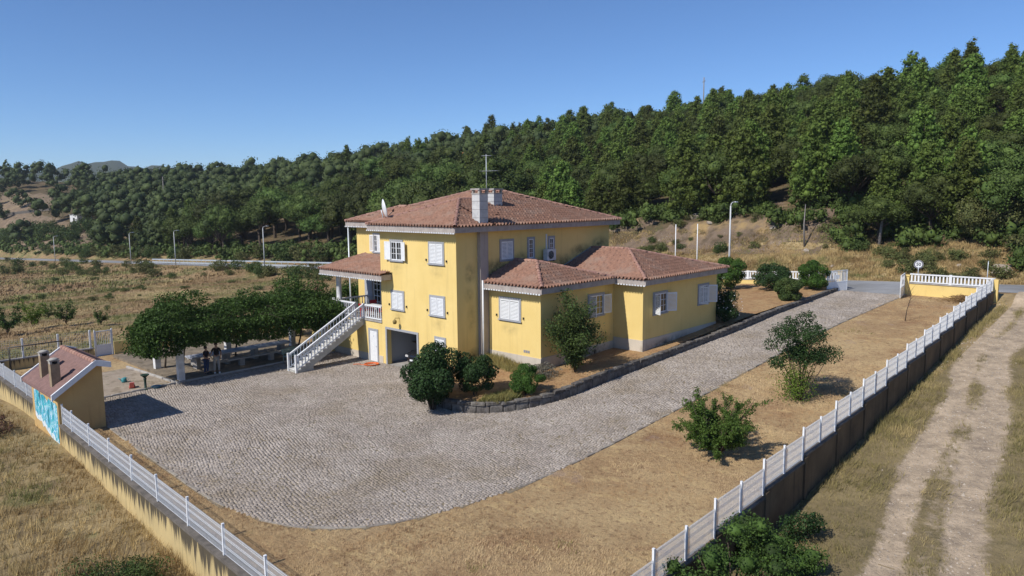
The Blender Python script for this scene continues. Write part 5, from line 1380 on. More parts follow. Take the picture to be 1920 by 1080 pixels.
def oak_meshes(seed, h=7.5, lod=1.0, mt=None, size=(.14, .28), wide=.40):
    rng = np.random.default_rng(seed); tr = MB(); hb = h*rng.uniform(.22, .32)
    limb_mesh(tr, rng, (0,0,-1), (rng.normal(0,.2), rng.normal(0,.2), hb+.3), .22, .15, .05, 4, 7)
    cs = []; rs = []; n = int(22+rng.integers(0, 8))
    for i in range(n):
        d = rng.normal(size=3); d /= np.linalg.norm(d); d[2] = abs(d[2])*.95-.22
        r = rng.uniform(.55, 1.0); c = np.array([d[0]*h*wide*r, d[1]*h*wide*r, h*.56+d[2]*h*.38*r]); c[2] = max(c[2], hb*.95)
        cs.append(c); s0 = h*rng.uniform(.11, .20); rs.append([s0*1.1, s0*1.1, s0*.85])
        if i % 2 == 0: limb_mesh(tr, rng, (0,0,hb), c, .09, .025, .08, 4, 5)
    P, Nn = clumps(rng, cs, rs, 165*lod, .6)
    V, F = leafquads(P, rng.uniform(size[0], size[1], len(P)), rng, up=.3, normal=Nn, follow=1.0); V, F = merged((V, F), cores(rng, cs, rs, .55))
    return npmesh('crown', V, F, mt or M['oak']), tr.mesh('trunk', M['bark'])
pines = [pine_meshes(100+i, (10, 9, 11, 10, 8.5, 10.5, 9.5, 10)[i]) for i in range(8)]
oaks = [oak_meshes(200+i, wide=(.40, .46, .36, .50, .42, .38, .44, .34)[i]) for i in range(8)]

frng = np.random.default_rng(42)
cand = []
def azdist(u, v): return np.arctan2(v-CV, u-CU), np.hypot(u-CU, v-CV)
sp = 5.3
gu = np.arange(51, 330, sp); gv = np.arange(-60, 760, sp)
A_, B_ = np.meshgrid(gu, gv, indexing='ij'); A_ = (A_+frng.uniform(-.42, .42, A_.shape)*sp).ravel(); B_ = (B_+frng.uniform(-.42, .42, B_.shape)*sp).ravel()
az, D = azdist(A_, B_); H_, T_ = hill(A_, B_)
px = 960+1363*np.tan(YAW-az)
ok = (px > -260) & (px < 2150) & (T_ < 1.06)
# front limit of the wood
fu = np.where(B_ < 46, 62.5+3*wob(A_, B_, 10), 53.5+1.5*wob(A_, B_, 10))
fu = np.where((B_ > 0) & (B_ < 42), 63.5+2.5*wob(A_*0+70, B_, 7), fu)
fu = np.where(B_ < -14, 60+0*fu, fu)
ok &= A_ > fu
# thin with distance, leave clearings
keep = frng.random(len(A_)) < np.clip(1.2-(D-130)/380, .30, .92)*np.where(px < 950, .5, 1.0)
ok &= keep
zpx = 540-1363*((H_-CAM[2])/D-math.tan(-PIT))*1.0
ypx = 370-1363*(H_-CAM[2])/D
clear = (px < 175) & (ypx > 372+.25*px) & (frng.random(len(px)) < .84)
clear |= (np.hypot((px-400)/42, (ypx-417)/10) < 1) | (np.hypot((px-548)/26, (ypx-388)/14) < 1) | (np.hypot((px-690)/45, (ypx-352)/8) < 1) | (np.hypot((px-60)/75, (ypx-368)/10) < 1)
clear |= (np.hypot((px-848)/13, (ypx-345)/14) < 1)
clear |= (np.hypot((px-155)/30, (ypx-428)/17) < 1)
clear |= (np.hypot((px-1530)/40, (ypx-435)/28) < 1) | ((np.hypot((px-1225)/22, (ypx-420)/35) < 1))
ok &= ~clear
A_, B_, D, az, px, ypx, H_, T_ = [x[ok] for x in (A_, B_, D, az, px, ypx, H_, T_)]
order = np.argsort(D); A_, B_, D, az, px, ypx, H_, T_ = [x[order] for x in (A_, B_, D, az, px, ypx, H_, T_)]
ppine = np.where(px > 1050, .60, np.where(px > 700, .28, .08)); ppine = np.where((px > 1100) & (T_ > .7), .36, ppine)
isp = frng.random(len(A_)) < ppine
NI = 280
npn = nok = 0; restP = []; 
XZ = [(1750, 'above the far road sign'), (1500, 'above the open gates'), (1300, 'above the tall street lamp'), (1050, 'above the long wing'), (700, 'behind the main roof'), (400, 'above the guard rails by the house'), (-9999, 'above the guard rails far end')]
def zone(p, t): return ('front row of the wood ' if t < .10 else 'skyline ridge of the wood ' if t > .82 else 'lower slope of the wood ' if t < .42 else 'upper slope of the wood ')+[n for x_, n in XZ if p > x_][0]
for i in range(len(A_)):
    u_, v_ = float(A_[i]), float(B_[i]); z_ = G(u_, v_)
    pine = bool(isp[i])
    if (pine and npn < NI) or ((not pine) and nok < NI):
        sc_ = frng.uniform(.66, 1.16)*(1.0+.10*(not pine))*((1.25 if pine else 1.6) if px[i] < 950 else 1.0); zn = zone(px[i], T_[i])
        if pine: cm_, tm_ = pines[int(frng.integers(0, 8))]; npn += 1
        else: cm_, tm_ = oaks[int(frng.integers(0, 8))]; nok += 1
        kind_ = 'pine' if pine else 'broadleaf tree'
        plant('pine_tree' if pine else 'oak_tree', (u_, v_, z_-.1), f'{kind_} on the {zn}', 'pine tree' if pine else 'tree', cm_, tm_, f'{kind_}s on the {zn}', frng.uniform(0, 6.28), (sc_*frng.uniform(.9,1.15), sc_*frng.uniform(.9,1.15), sc_*frng.uniform(.88, 1.12)))
    else: restP.append((u_, v_, z_, pine, D[i], 1.4 if px[i] < 950 else 1.0))
# the rest of the wood, further away: one mass
VV = []; FF = []; n0 = 0
for (u_, v_, z_, pine, d_, big_) in restP:
    rng = frng; h = (rng.uniform(6.5, 12)*big_ if not pine else rng.uniform(8, 12)*(1+.3*(big_-1))); n = 11
    cs = []; rs = []
    for k in range(n):
        f = k/(n-1)
        if pine: r0 = h*.20*(1-f)**.7; cs.append([rng.normal(0, r0*.7), rng.normal(0, r0*.7), h*(.28+.66*f)]); s0 = h*(.16*(1-f)+.085)
        else:
            d = rng.normal(size=3); d /= np.linalg.norm(d); cs.append([d[0]*h*.30, d[1]*h*.30, h*.52+d[2]*h*.24]); s0 = h*rng.uniform(.17, .24)
        rs.append([s0, s0, s0*.85])
    tot = (250 if d_ < 420 else 170)*big_
    per = tot/sum(np.mean(r)**2 for r in rs)
    P, Nn = clumps(rng, cs, rs, per, .65)
    P = P+np.array([u_, v_, z_]); V, F = leafquads(P, rng.uniform(.5, 1.0, len(P))*(1 if d_ < 420 else 1.3), rng, up=.3, normal=Nn, follow=1.0); V, F = merged((V, F), cores(rng, np.array(cs)+np.array([u_, v_, z_]), rs, .6))
    VV.append(V); FF.append(F+n0); n0 += len(V)
print('forest', npn, nok, len(restP), n0//4)
fo = link('far_wood', npmesh('far_wood', np.concatenate(VV), np.concatenate(FF), M['far_wood'])); tag(fo, 'far off mass of dark trees covering the hillside up to the skyline', 'wood', kind='stuff')

# undergrowth hiding the feet of the trees
VV = []; FF = []; n0 = 0; r6 = np.random.default_rng(77)
edge = [(r6.uniform(-36, 44), 0) for _ in range(150)]+[(r6.uniform(-40, -17), 2) for _ in range(70)]+[(r6.uniform(46, 430), 1) for _ in range(330)]
for v_, far_ in edge:
    if far_ == 2: u_ = r6.uniform(53, 61); far_ = 0
    elif far_: u_ = r6.uniform(51.5, 62)
    elif 0 < v_ < 42: u_ = 64+2.5*float(wob(70, v_, 7))+r6.uniform(-1.5, 6)
    else: u_ = r6.uniform(59, 68)
    w_ = r6.uniform(1.0, 2.3)*(1.25 if far_ else 1); z_ = G(u_, v_); dd_ = math.hypot(u_-CU, v_-CV)
    cs = [[u_+r6.normal(0, w_*.5), v_+r6.normal(0, w_*.5), z_+w_*r6.uniform(.2, .8)] for _ in range(6)]; rs = [[w_*.5]*3 for _ in cs]
    tot = 330 if dd_ < 130 else 110; P, Nn = clumps(r6, cs, rs, tot/sum(np.mean(r)**2 for r in rs), .5); V, F = leafquads(P, r6.uniform(.22, .42, len(P))*(1 if dd_ < 130 else 1.5), r6, up=.3, normal=Nn, follow=.9); V, F = merged((V, F), cores(r6, cs, rs, .5)); VV.append(V); FF.append(F+n0); n0 += len(V)
o = link('undergrowth', npmesh('undergrowth', np.concatenate(VV), np.concatenate(FF), M['oak'])); tag(o, 'dense undergrowth closing the foot of the wood', 'undergrowth', kind='stuff')

# loose stones on the track
r7 = np.random.default_rng(88); n = 5200; x = r7.uniform(-14, 40, n); y = tc_(x)+r7.uniform(-3.6, 1.2, n); k = r7.random(n) < .2+.8*bare(x, y); x, y = x[k], y[k]; n = len(x)
sz = r7.uniform(.015, .055, n)*np.where(r7.random(n) < .04, 2.0, 1); T4 = np.array([(1,0,-.3),(-.5,.87,-.3),(-.5,-.87,-.3),(.1,.1,.75)]); V = np.stack([x, y, groundz(x, y)+.05], 1)[:, None, :]+T4[None]*sz[:, None, None]*r7.uniform(.6, 1.4, (n, 4, 1))
F = (np.array([(0,1,3),(1,2,3),(2,0,3)])[None]+(np.arange(n)*4)[:, None, None]).reshape(-1, 3)
tag(link('gravel', npmesh('gravel', V.reshape(-1, 3), F, mat('gravel_stone', (.42, .36, .29), (.30, .25, .20), 3, island=.3))), 'loose small stones lying on the dirt track', 'gravel', kind='stuff')

# --- shrubs and garden trees
def shrub_mesh(seed, w_, d_, h, n, size, mt, lump=.35, lo=.78, base=.08, flat=False, clump=16):
    rng = np.random.default_rng(seed); cs = [[0, 0, h*.5]]; rs = [[w_*.36, d_*.36, h*.42]]
    for k in range(clump):
        d = rng.normal(size=3); d /= np.linalg.norm(d); s0 = lump*rng.uniform(.7, 1.25)
        cs.append([d[0]*w_*.5*(1-lump*.55), d[1]*d_*.5*(1-lump*.55), max(h*base+s0*h*.3, h*.52+d[2]*h*.48*(1-lump*.5))]); rs.append([s0*w_*.5, s0*d_*.5, s0*h*.5])
    per = n/sum(np.mean(r)**2 for r in rs); P, Nn = clumps(rng, cs, rs, per, lo); P[:, 2] = np.maximum(P[:, 2], .02)
    V, F = leafquads(P, rng.uniform(size*.7, size*1.3, len(P)), rng, up=.3, normal=Nn, follow=1.1)
    if lo >= .55: V, F = merged((V, F), cores(rng, cs, rs, .5))
    return npmesh('crown', V, F, mt)
def stems(seed, h, w_, n=5, r=.04, mt='bark'):
    rng = np.random.default_rng(seed); b = MB()
    for k in range(n):
        a = 2*pi*k/n+rng.normal(0, .3); limb_mesh(b, rng, (math.cos(a)*.06, math.sin(a)*.06, -.1), (math.cos(a)*w_*rng.uniform(.4, 1), math.sin(a)*w_*rng.uniform(.4, 1), h*rng.uniform(.75, 1.05)), r, r*.35, .08, 5, 6)
    return b.mesh('stems', M[mt])
def bz(u, v): return float(bedz(u, v))
def put(name, x, y, z, label, cat, cm_, tm_=None, rz=0, sc=(1, 1, 1), group=None): return plant(name, (x, y, z), label, cat, cm_, tm_, group, rz, sc, 'stems')
put('laurel_tree', -4.35, -2.9, L1(-4.35,-2.9)+.0, 'large dark glossy tree at the nose of the bed before the garage', 'tree', shrub_mesh(1, 3.15, 2.9, 3.05, 20000, .12, M['laurel'], .42, .5, .30), stems(1, 1.5, .5, 6, .07))
put('dark_shrub', -2.5, -4.0, bz(-2.5,-4.0), 'dark rounded shrub tucked against the big glossy tree', 'shrub', shrub_mesh(2, 2.4, 2.2, 2.15, 11000, .085, M['laurel'], .35, .7, .05), stems(2, .6, .3, 4, .03))
put('box_shrub', -.75, -5.95, bz(-.75,-5.95), 'round clipped green shrub on a short stem by the stone border', 'shrub', shrub_mesh(3, 1.75, 1.7, 1.45, 12000, .065, M['box'], .28, .8, .16), stems(3, .55, .3, 4, .03))
def arching(seed, h, w_, nb, per, size, mt, drop=.25, rfirst=.3, spread=.17):
    rng = np.random.default_rng(seed); tr = MB(); P = []; 
    for k in range(nb):
        a = 2*pi*k/nb+rng.normal(0, .3); r = w_*.5*rng.uniform(.35, 1.05); hh = h*rng.uniform(.55, 1.0)*(1-.35*(r/(w_*.5))**2)
        pts = [np.array([math.cos(a)*r*t**1.5, math.sin(a)*r*t**1.5, hh*(t**.8)-drop*h*max(0, t-.75)*2*(r/(w_*.5))]) + rng.normal(0, .03, 3)*t for t in np.linspace(0, 1, 7)]
        tr.tube(pts, [.03*(1-t)+.006 for t in np.linspace(0, 1, 7)], 5)
        m = int(per*rng.uniform(.7, 1.3)); t = rng.uniform(rfirst, 1, m)*6; i0 = np.minimum(t.astype(int), 5); f = t-i0; pa = np.array(pts)
        q = pa[i0]*(1-f)[:, None]+pa[i0+1]*f[:, None]
        P.append(q+rng.normal(0, spread, (m, 3))*(.5+.8*(1-np.abs(t/6-.6)))[:, None])
    P = np.concatenate(P); P[:, 2] = np.maximum(P[:, 2], .05)
    V, F = leafquads(P, rng.uniform(size*.7, size*1.35, len(P)), rng, up=.3, asp=1.3)
    return npmesh('crown', V, F, mt), tr.mesh('stems', M['bark'])
c_, t__ = arching(5, 4.9, 3.4, 28, 480, .10, M['olive_shrub'], .15, .15, .19); put('arching_shrub', 3.35, -5.75, bz(3.35,-5.75), 'tall loose arching shrub with feathery branches before the small wing', 'shrub', c_, t__)
put('lavender_shrub', 1.6, -5.0, bz(1.6,-5.0), 'low grey green sprawling shrub at the corner of the small wing', 'shrub', shrub_mesh(6, 2.4, 1.5, .75, 2600, .07, M['grey_leaf'], .4, .5, .0))
put('olive_bush', 20.6, -4.6, bz(20.6,-4.6), 'pale green bush past the far corner of the long wing', 'shrub', shrub_mesh(7, 3.0, 2.6, 2.5, 6500, .09, M['olive_shrub'], .4, .6, .05), stems(7, 1.2, .8, 6, .03))
oe = put('oleander', 18.9, -6.75, bz(18.9,-6.6), 'dark leaved oleander with white flowers at the long wing corner', 'shrub', shrub_mesh(8, 2.3, 2.0, 2.2, 6000, .09, M['laurel'], .4, .6, .0), stems(8, 1.0, .6, 6, .03))
rng = np.random.default_rng(9); P = rng.normal(size=(130, 3)); P /= np.linalg.norm(P, axis=1, keepdims=True); P = P*[1.1, 1.0, 1.05]+[0, 0, 1.1]; P = P[(P[:, 2] > .3) & (P[:, 1] < .4)]
V, F = leafquads(P, .10, rng); link('flowers', npmesh('flowers', V, F, mat('white_flowers', (.75,.73,.72), rough=.7)), oe)
put('dark_bush', 18.6, -5.2, bz(18.6,-5.2), 'dark bush pressed against the end of the long wing', 'shrub', shrub_mesh(10, 2.0, 2.0, 2.7, 5500, .09, M['laurel'], .35, .6, .0))
for x, y, w_, h, mt, lb, sd_ in ((34.3,.9,3.0,2.9,'box','tall rounded shrub beside the street lamp, first of the row at the front wall',11), (34.6,-2.9,3.2,2.25,'laurel','broad dark shrub in the middle of the row at the front wall',12),
                        (36.2,-6.0,2.7,2.4,'lime','bright yellowish green shrub next to the open gate',13), (29.6,-6.6,2.2,1.75,'olive_shrub','small round olive green shrub leaning over the stone border',14)):
    put('garden_shrub', x, y, bz(x, y)-.05, lb, 'shrub', shrub_mesh(sd_, w_, w_*.95, h, 15000, .10, M['box'] if mt == 'lime' else M[mt], .30, .72, .06, clump=26), stems(sd_, h*.4, w_*.2, 5, .04))
# two young trees on the lawn
def open_tree(seed, h, w_, nl, size, mt, low=.12, spiky=False, per=240):
    rng = np.random.default_rng(seed); tr = MB(); P = []
    for k in range(nl):
        a = 2*pi*k/nl*2.4+rng.normal(0, .25); el = rng.uniform(.35, 1.25) if spiky else rng.uniform(.55, 1.35)
        L_ = h*rng.uniform(.55, .98)*(1.0 if el > .8 else w_/h*.62); st = np.array([rng.normal(0,.05), rng.normal(0,.05), h*low*rng.uniform(.3, 1.5)])
        d = np.array([math.cos(a)*math.cos(el), math.sin(a)*math.cos(el), math.sin(el)])
        pts = [st+d*L_*t+np.array([0,0,.10*L_*t*t])+rng.normal(0,.02,3) for t in np.linspace(0,1,6)]
        tr.tube(pts, [.035*(1-t)+.006 for t in np.linspace(0,1,6)], 5)
        for s_ in range(7):
            t = rng.uniform(.35, 1); b0 = st+d*L_*t; d2 = d+rng.normal(0, .55, 3); d2 /= np.linalg.norm(d2); l2 = L_*rng.uniform(.12, .30)
            tr.tube([b0, b0+d2*l2], [.010,.004], 4)
            m = int(per/7*rng.uniform(.6, 1.4)); tt = rng.uniform(.1, 1.1, (m,1)); P.append(b0+d2*l2*tt+rng.normal(0, .055 if spiky else .13, (m,3)))
    P = np.concatenate(P); V, F = leafquads(P, rng.uniform(size*.7, size*1.3, len(P)), rng, up=.5)
    return npmesh('crown', V, F, mt), tr.mesh('stems', M['bark'])
c_, t__ = open_tree(21, 2.35, 3.0, 46, .075, M['plum'], .12, True, 600); put('young_tree', -1.3, -16.7, L1(-1.3,-16.7), 'low spreading bushy young tree on the dry lawn, nearer the camera', 'tree', c_, t__, 0, (1.0,1.0,1.0))
rng = np.random.default_rng(22)
tr = MB(); cs = []; rs = []
for k in range(16):
    a = k*2.4+rng.normal(0,.2); r = rng.uniform(.35, 1.55); z = rng.uniform(1.9, 4.6)*(1-.16*(r/1.5)**2); c = [math.cos(a)*r, math.sin(a)*r, z]
    limb_mesh(tr, rng, (rng.normal(0,.06), rng.normal(0,.06), -.1), c, .035, .008, .05, 6, 5); cs.append(c); s0 = rng.uniform(.42,.68); rs.append([s0, s0, s0*.75])
for k in range(12): a = rng.uniform(0, 6.28); r = rng.uniform(0, 1.0); cs.append([math.cos(a)*r, math.sin(a)*r, rng.uniform(2.0, 3.8)]); s0 = rng.uniform(.4, .6); rs.append([s0, s0, s0*.8])
P, Nn = clumps(rng, cs, rs, 1700, .2); V1_, F1_ = leafquads(P, rng.uniform(.06,.12,len(P)), rng, up=.3)
Q = rng.normal(size=(3000,3))*[.42,.42,.65]+[-.15,.1,.85]; Q = Q[Q[:,2] > .05]; V2_, F2_ = leafquads(Q, rng.uniform(.06,.11,len(Q)), rng, up=.3)
e = put('young_tree', 7.0, -16.6, L1(7,-16.6), 'taller airy young tree with bright basal shoots on the dry lawn', 'tree', npmesh('crown', V1_, F1_, M['laurel']), tr.mesh('stems', M['bark']))
link('basal_shoots', npmesh('basal_shoots', V2_, F2_, M['lime']), e)
sp_ = empty('sapling', (27.3,-15.7,L1(27.3,-15.7)), label='thin bare leaning sapling on the lawn near the gate', cat='sapling')
q = MB(); q.tube([(0,0,0),(.1,-.05,.8),(.3,-.2,1.6),(.2,.1,2.5)], [.03,.025,.02,.008], 6); q.build('trunk', M['bark'], sp_)
q = MB(); 
for k in range(7): q.tube([(.15+.02*k,-.1,1.0+.2*k),(.15+.02*k+rnd(-.5,.5),-.1+rnd(-.5,.5),1.4+.24*k)], [.01,.004], 4)
q.build('twigs', M['bark'], sp_)
# big bush at the foot of the south wall, bottom of the picture
rng = np.random.default_rng(31); cs = []; rs = []
for k in range(46):
    x = rng.uniform(-3.4, 3.2); y = rng.normal(0, .75)-.4; top_ = 2.55-.17*(x-.1)**2-.22*y*y; cs.append([x, y, max(.4, top_*rng.uniform(.35, 1.0))]); s0 = rng.uniform(.28, .6); rs.append([s0, s0, s0*.8])
P, Nn = clumps(rng, cs, rs, 1700, .5); P[:, 2] = np.maximum(P[:, 2], 0.02); V, F = leafquads(P, rng.uniform(.05, .10, len(P)), rng, up=.4, normal=Nn, follow=.8); V, F = merged((V, F), cores(rng, cs, rs, .6))
put('wild_bush', -8.3, -20.8, G(-8.3,-20.8)-.1, 'big dense dark green bush growing against the fence at the picture bottom', 'bush', npmesh('crown', V, F, M['vine']), stems(31, 1.6, 1.2, 9, .05))
put('wild_bush', -3.2, -20.9, G(-3.2,-20.9), 'small dark bush at the foot of the dark wall by the track', 'bush', shrub_mesh(33, 1.5, 1.3, 1.2, 2600, .08, M['laurel'], .4, .5, 0))
put('bramble_bush', -20.6, -7.2, G(-20.6,-7.2)-.1, 'sprawling dark bramble bush under the peeling yellow wall', 'bush', shrub_mesh(34, 2.6, 3.2, .9, 5200, .07, M['olive_shrub'], .45, .3, 0), stems(34, 1.0, 1.2, 12, .018))
put('bramble_bush', -20.0, 11.2, G(-20.0,11.2), 'rusty dry bramble at the corner past the graffiti hut', 'bush', shrub_mesh(35, 1.8, 3.2, 1.0, 2600, .09, M['red_leaf'], .45, .3, 0))

# vine over the pergola
def inter(x): return np.interp(x, [-13.4,-12.4,-10.5,-8,-5,-2,.4,.9], [.5,1.3,2.05,1.75,1.5,1.75,1.6,.7])
rng = np.random.default_rng(51); n = 46000
x = rng.uniform(-12.5, .8, n); y = 11.25+rng.uniform(0, 1, n)*np.interp(x, [-12.5,-10.5,-7,.8], [2.2,4.6,6.0,6.2])
hump = inter(x)*(1-((y-14.6)/3.6)**2*.5)*(.82+.34*wob(x, y, 1.3)+.18*wob(x+50, y, .45))
z = 2.55+np.maximum(hump, .1)*rng.uniform(.45, 1.02, n)
P1 = np.stack([x, y, z], 1)
n2 = 27000; x = rng.uniform(-12.4, .7, n2); side = rng.random(n2)
y = np.where(side < .75, 11.35+rng.normal(0, .22, n2), rng.uniform(11.4, 14.2, n2)); x = np.where(side >= .75, -12.3+rng.normal(0, .25, n2), x)
z = 3.35-rng.uniform(0, 1, n2)**.85*(1.42+.35*wob(x*1.0, y*0, .8)+.2*wob(x, y*0, .3)+.15*(x < -10.8))
P2 = np.stack([x, y, z], 1)
n3 = 6000; P3 = np.stack([rng.uniform(-11.5, .6, n3), rng.uniform(11.4, 16.6, n3), rng.uniform(2.45, 2.75, n3)], 1)
lump_c = [(-10.8,12.6,4.1,1.0),(-9.3,13.2,4.5,1.1),(-10.0,14.5,4.4,1.0),(-7.4,12.6,4.0,.9),(-5.6,13.6,4.3,.9),(-3.6,12.8,4.1,.8),(-2.2,14.6,4.5,1.1),(-.6,13.8,4.4,1.0),(-1.2,16.2,4.6,1.1),(-11.6,12.2,3.4,.8),(-.2,12.1,3.4,.7)]
P4, _n4 = clumps(rng, [l[:3] for l in lump_c], [(l[3], l[3], l[3]*.62) for l in lump_c], 900, .3)
P = np.concatenate([P1, P2, P3, P4]); P = P[P[:, 2] > 1.75]; V, F = leafquads(P, rng.uniform(.08, .18, len(P)), rng, up=.7)
vi = empty('grape_vine', (-10.2,12.8,.05), label='thick leafy vine spreading over the whole pergola', cat='vine')
vo = np.array([-10.2,12.8,.05]); link('foliage', npmesh('foliage', V-vo, F, M['vine']), vi)
q = MB(); r3 = np.random.default_rng(52)
for bx, by in ((-10.2,12.75),(-9.9,16.2),(-5.3,16.3),(-.6,12.9),(-.6,16.3)): limb_mesh(q, r3, (bx,by,0), (bx+.3,by-.1,2.6), .06, .04, .06, 6, 6)
for k in range(40):
    bx = r3.uniform(-11.5,0); by = r3.uniform(11.8,16.8); pts = [np.array([bx,by,3.5])+np.array([r3.normal(0,.6)*t,r3.normal(0,.6)*t-.4*t,.25*math.sin(pi*t)]) for t in np.linspace(0,1.4,6)]; q.tube(pts, .008, 4)
q.build('stems', M['bark'], vi, tuple(vo))
put('round_shrub', 1.2, 20.0, -.1, 'clipped ball shaped shrub rising behind the vine pergola', 'shrub', shrub_mesh(61, 3.0, 3.0, 3.6, 6500, .12, M['box'], .3, .7, .05), stems(61, 1.6, .5, 5, .05), 0, (1,1,1))
put('tall_shrub', 4.2, 17.2, -.1, 'tall leafy shrub standing between pergola and house corner', 'shrub', shrub_mesh(62, 3.6, 3.0, 4.1, 7500, .13, M['vine'], .4, .6, .05), stems(62, 2.0, .6, 5, .05))
put('red_shrub', 3.0, 19.6, -.1, 'thin reddish leaved shrub between two green shrubs behind the pergola', 'shrub', shrub_mesh(63, 1.9, 1.9, 3.9, 2200, .11, M['red_leaf'], .4, .3, .05), stems(63, 2.6, .6, 6, .03))
put('garden_shrub', 6.2, 18.5, -.1, 'leafy green shrub seen through the veranda balustrade', 'shrub', shrub_mesh(64, 2.6, 2.4, 3.7, 5000, .12, M['vine'], .4, .6, .05), stems(64, 1.6, .5, 5, .04))

# --- field: young fruit trees, scrub, broom
ft = [open_tree(70+i, 2.6, 2.4, 12, .17, M['vine'] if i else M['lime'], .25, False, 120) for i in range(3)]
fruit = [(125,612,.95,1,'green leafy young fruit tree in the dry field'), (62,618,.95,0,'yellowish young fruit tree in the dry field by the low wall'), (190,612,.65,2,'small bare stemmed young fruit tree in the dry field above the garden gate'),
         (14,632,1.1,1,'dark green bushy tree at the corner of the field beside the wall'), (92,600,.6,2,'small green fruit tree between two larger ones in the dry field')]
def ongnd(X, Y):
    y_, p_, r_ = YAW, PIT, ROL
    fw = np.array([math.cos(y_)*math.cos(p_), math.sin(y_)*math.cos(p_), -math.sin(p_)]); rt = np.array([math.sin(y_), -math.cos(y_), 0]); up = np.cross(rt, fw)
    rt2 = math.cos(r_)*rt+math.sin(r_)*up; up2 = -math.sin(r_)*rt+math.cos(r_)*up
    q_ = fw+(X-960)/1363.125*rt2-(Y-540)/1363.125*up2; q_ /= np.linalg.norm(q_); t = 5.0
    while t < 900:
        p = np.array(CAM)+q_*t
        if p[2] < G(p[0], p[1]): break
        t += max(.15, t*.004)
    return p
for X, Y, s_, k, lb in fruit:
    p = ongnd(X, Y); put('fruit_tree', float(p[0]), float(p[1]), G(p[0], p[1]), lb, 'fruit tree', ft[k][0], ft[k][1], rnd(0, 6), (s_, s_, s_))
sc_m = [shrub_mesh(80+i, 2.0, 2.0, 1.3, 900, .16, M['scrub'], .45, .4, 0) for i in range(3)]+[shrub_mesh(84+i, 2.0, 2.0, 1.4, 900, .16, M['olive_shrub'], .45, .4, 0) for i in range(2)]
r5 = np.random.default_rng(90); ns = 0
def scrub(u_, v_, s_, label, group, k=None, sz=1.0):
    global ns; ns += 1; o = bpy.data.objects.new('scrub_bush', sc_m[int(k if k is not None else r5.integers(0, 5))]); C.objects.link(o); o.location = (u_, v_, G(u_, v_)-.05); o.rotation_euler = (0,0,r5.uniform(0,6.28)); o.scale = (s_, s_*r5.uniform(.8,1.2), s_*sz*r5.uniform(.8,1.2)); tag(o, label, 'bush', group)
for _ in range(150):
    X = r5.uniform(0, 640); Y = 474+X*.022+r5.uniform(0, 1)**1.6*42; p = ongnd(X, Y)
    if 24 < p[1] < 400 and p[0] < 39: scrub(float(p[0]), float(p[1]), r5.uniform(.7, 1.9), 'olive green scrub bush in the dry field below the guard railed road', 'scrub bushes in the field')
for _ in range(60):
    X = r5.uniform(0, 620); Y = r5.uniform(505, 565); p = ongnd(X, Y); scrub(float(p[0]), float(p[1]), r5.uniform(.3, .8), 'small low green weed bush in the middle of the dry field', 'weed bushes in the field', None, .8)
for _ in range(34):
    X, Y = r5.uniform(0, 240), r5.uniform(432, 457); p = ongnd(X, Y); scrub(float(p[0]), float(p[1]), r5.uniform(1.5, 3.6), 'dark scrub bush on the open slope beyond the road at the wood edge', 'scrub bushes on the open slope', r5.integers(3, 5), 1.2)
for _ in range(60):
    u_ = r5.uniform(49.5, 57.5); v_ = r5.uniform(-34, -6); scrub(u_, v_, r5.uniform(.5, 1.15)*(1.6 if v_ < -17 and u_ > 53 else 1), 'yellow green broom bush on the verge across the road from the gate', 'broom bushes on the verge', r5.integers(0, 3), 1.1)
for _ in range(55):
    u_ = r5.uniform(57, 65); v_ = r5.uniform(-6, 42); scrub(u_, v_, r5.uniform(.4, 1.0), 'low green bush on the bare earth bank across the road', 'bushes on the earth bank', r5.integers(0, 5))
for _ in range(45):
    v_ = r5.uniform(70, 300); scrub(r5.uniform(50.5, 53.5), v_, r5.uniform(1.0, 2.4), 'green bush along the wood edge behind the guard rails', 'bushes along the wood edge', r5.integers(0, 5), 1.2)
big = shrub_mesh(95, 7.5, 7.0, 5.2, 9000, .22, M['scrub'], .35, .7, 0)
p = ongnd(1868, 452); put('round_tree', float(p[0]), float(p[1]), G(p[0], p[1])-.2, 'wide rounded olive green tree at the wood edge above the far road sign', 'tree', big, stems(95, 2.5, 1.0, 5, .1))

# --- grass as real blades
def tufts(n, area, hgt, zf, seed, mt, name, label, bl=5, spread=.10, mask=None, wdt=.012, dens=None):
    rng = np.random.default_rng(seed); x = rng.uniform(area[0], area[1], n); y = rng.uniform(area[2], area[3], n)
    if dens is not None: k = rng.random(n) < dens(x, y); x, y = x[k], y[k]
    if mask is not None: k = mask(x, y); x, y = x[k], y[k]
    n = len(x); z = zf(x, y); hh = hgt*rng.uniform(.45, 1.3, n)*(.45+.45*np.clip(wob(x, y, 3)+.5, 0, 1.3)+.45*np.clip(wob(x+17, y, .8)+.3, 0, 1.5))
    X = np.repeat(x, bl); Y = np.repeat(y, bl); Z = np.repeat(z, bl); Hh = np.repeat(hh, bl)*rng.uniform(.6, 1.15, n*bl); m = n*bl
    a = 2.2*np.repeat(wob(x, y, 1.4), bl)+rng.normal(0, .9, m); rx = X+rng.normal(0, spread*.5, m); ry = Y+rng.normal(0, spread*.5, m); lean = rng.uniform(.1, .9, m)*Hh; ww = wdt*rng.uniform(.7, 1.4, m)
    pa = rng.uniform(0, 2*pi, m)
    V = np.zeros((m, 3, 3)); V[:, 0] = np.stack([rx-np.cos(pa)*ww, ry-np.sin(pa)*ww, Z-.03], 1); V[:, 1] = np.stack([rx+np.cos(pa)*ww, ry+np.sin(pa)*ww, Z-.03], 1)
    V[:, 2] = np.stack([rx+np.cos(a)*lean, ry+np.sin(a)*lean, Z+Hh*.9], 1)
    o = link(name, npmesh(name, V.reshape(-1, 3), np.arange(m*3).reshape(m, 3), mt)); return tag(o, label, 'grass', kind='stuff')
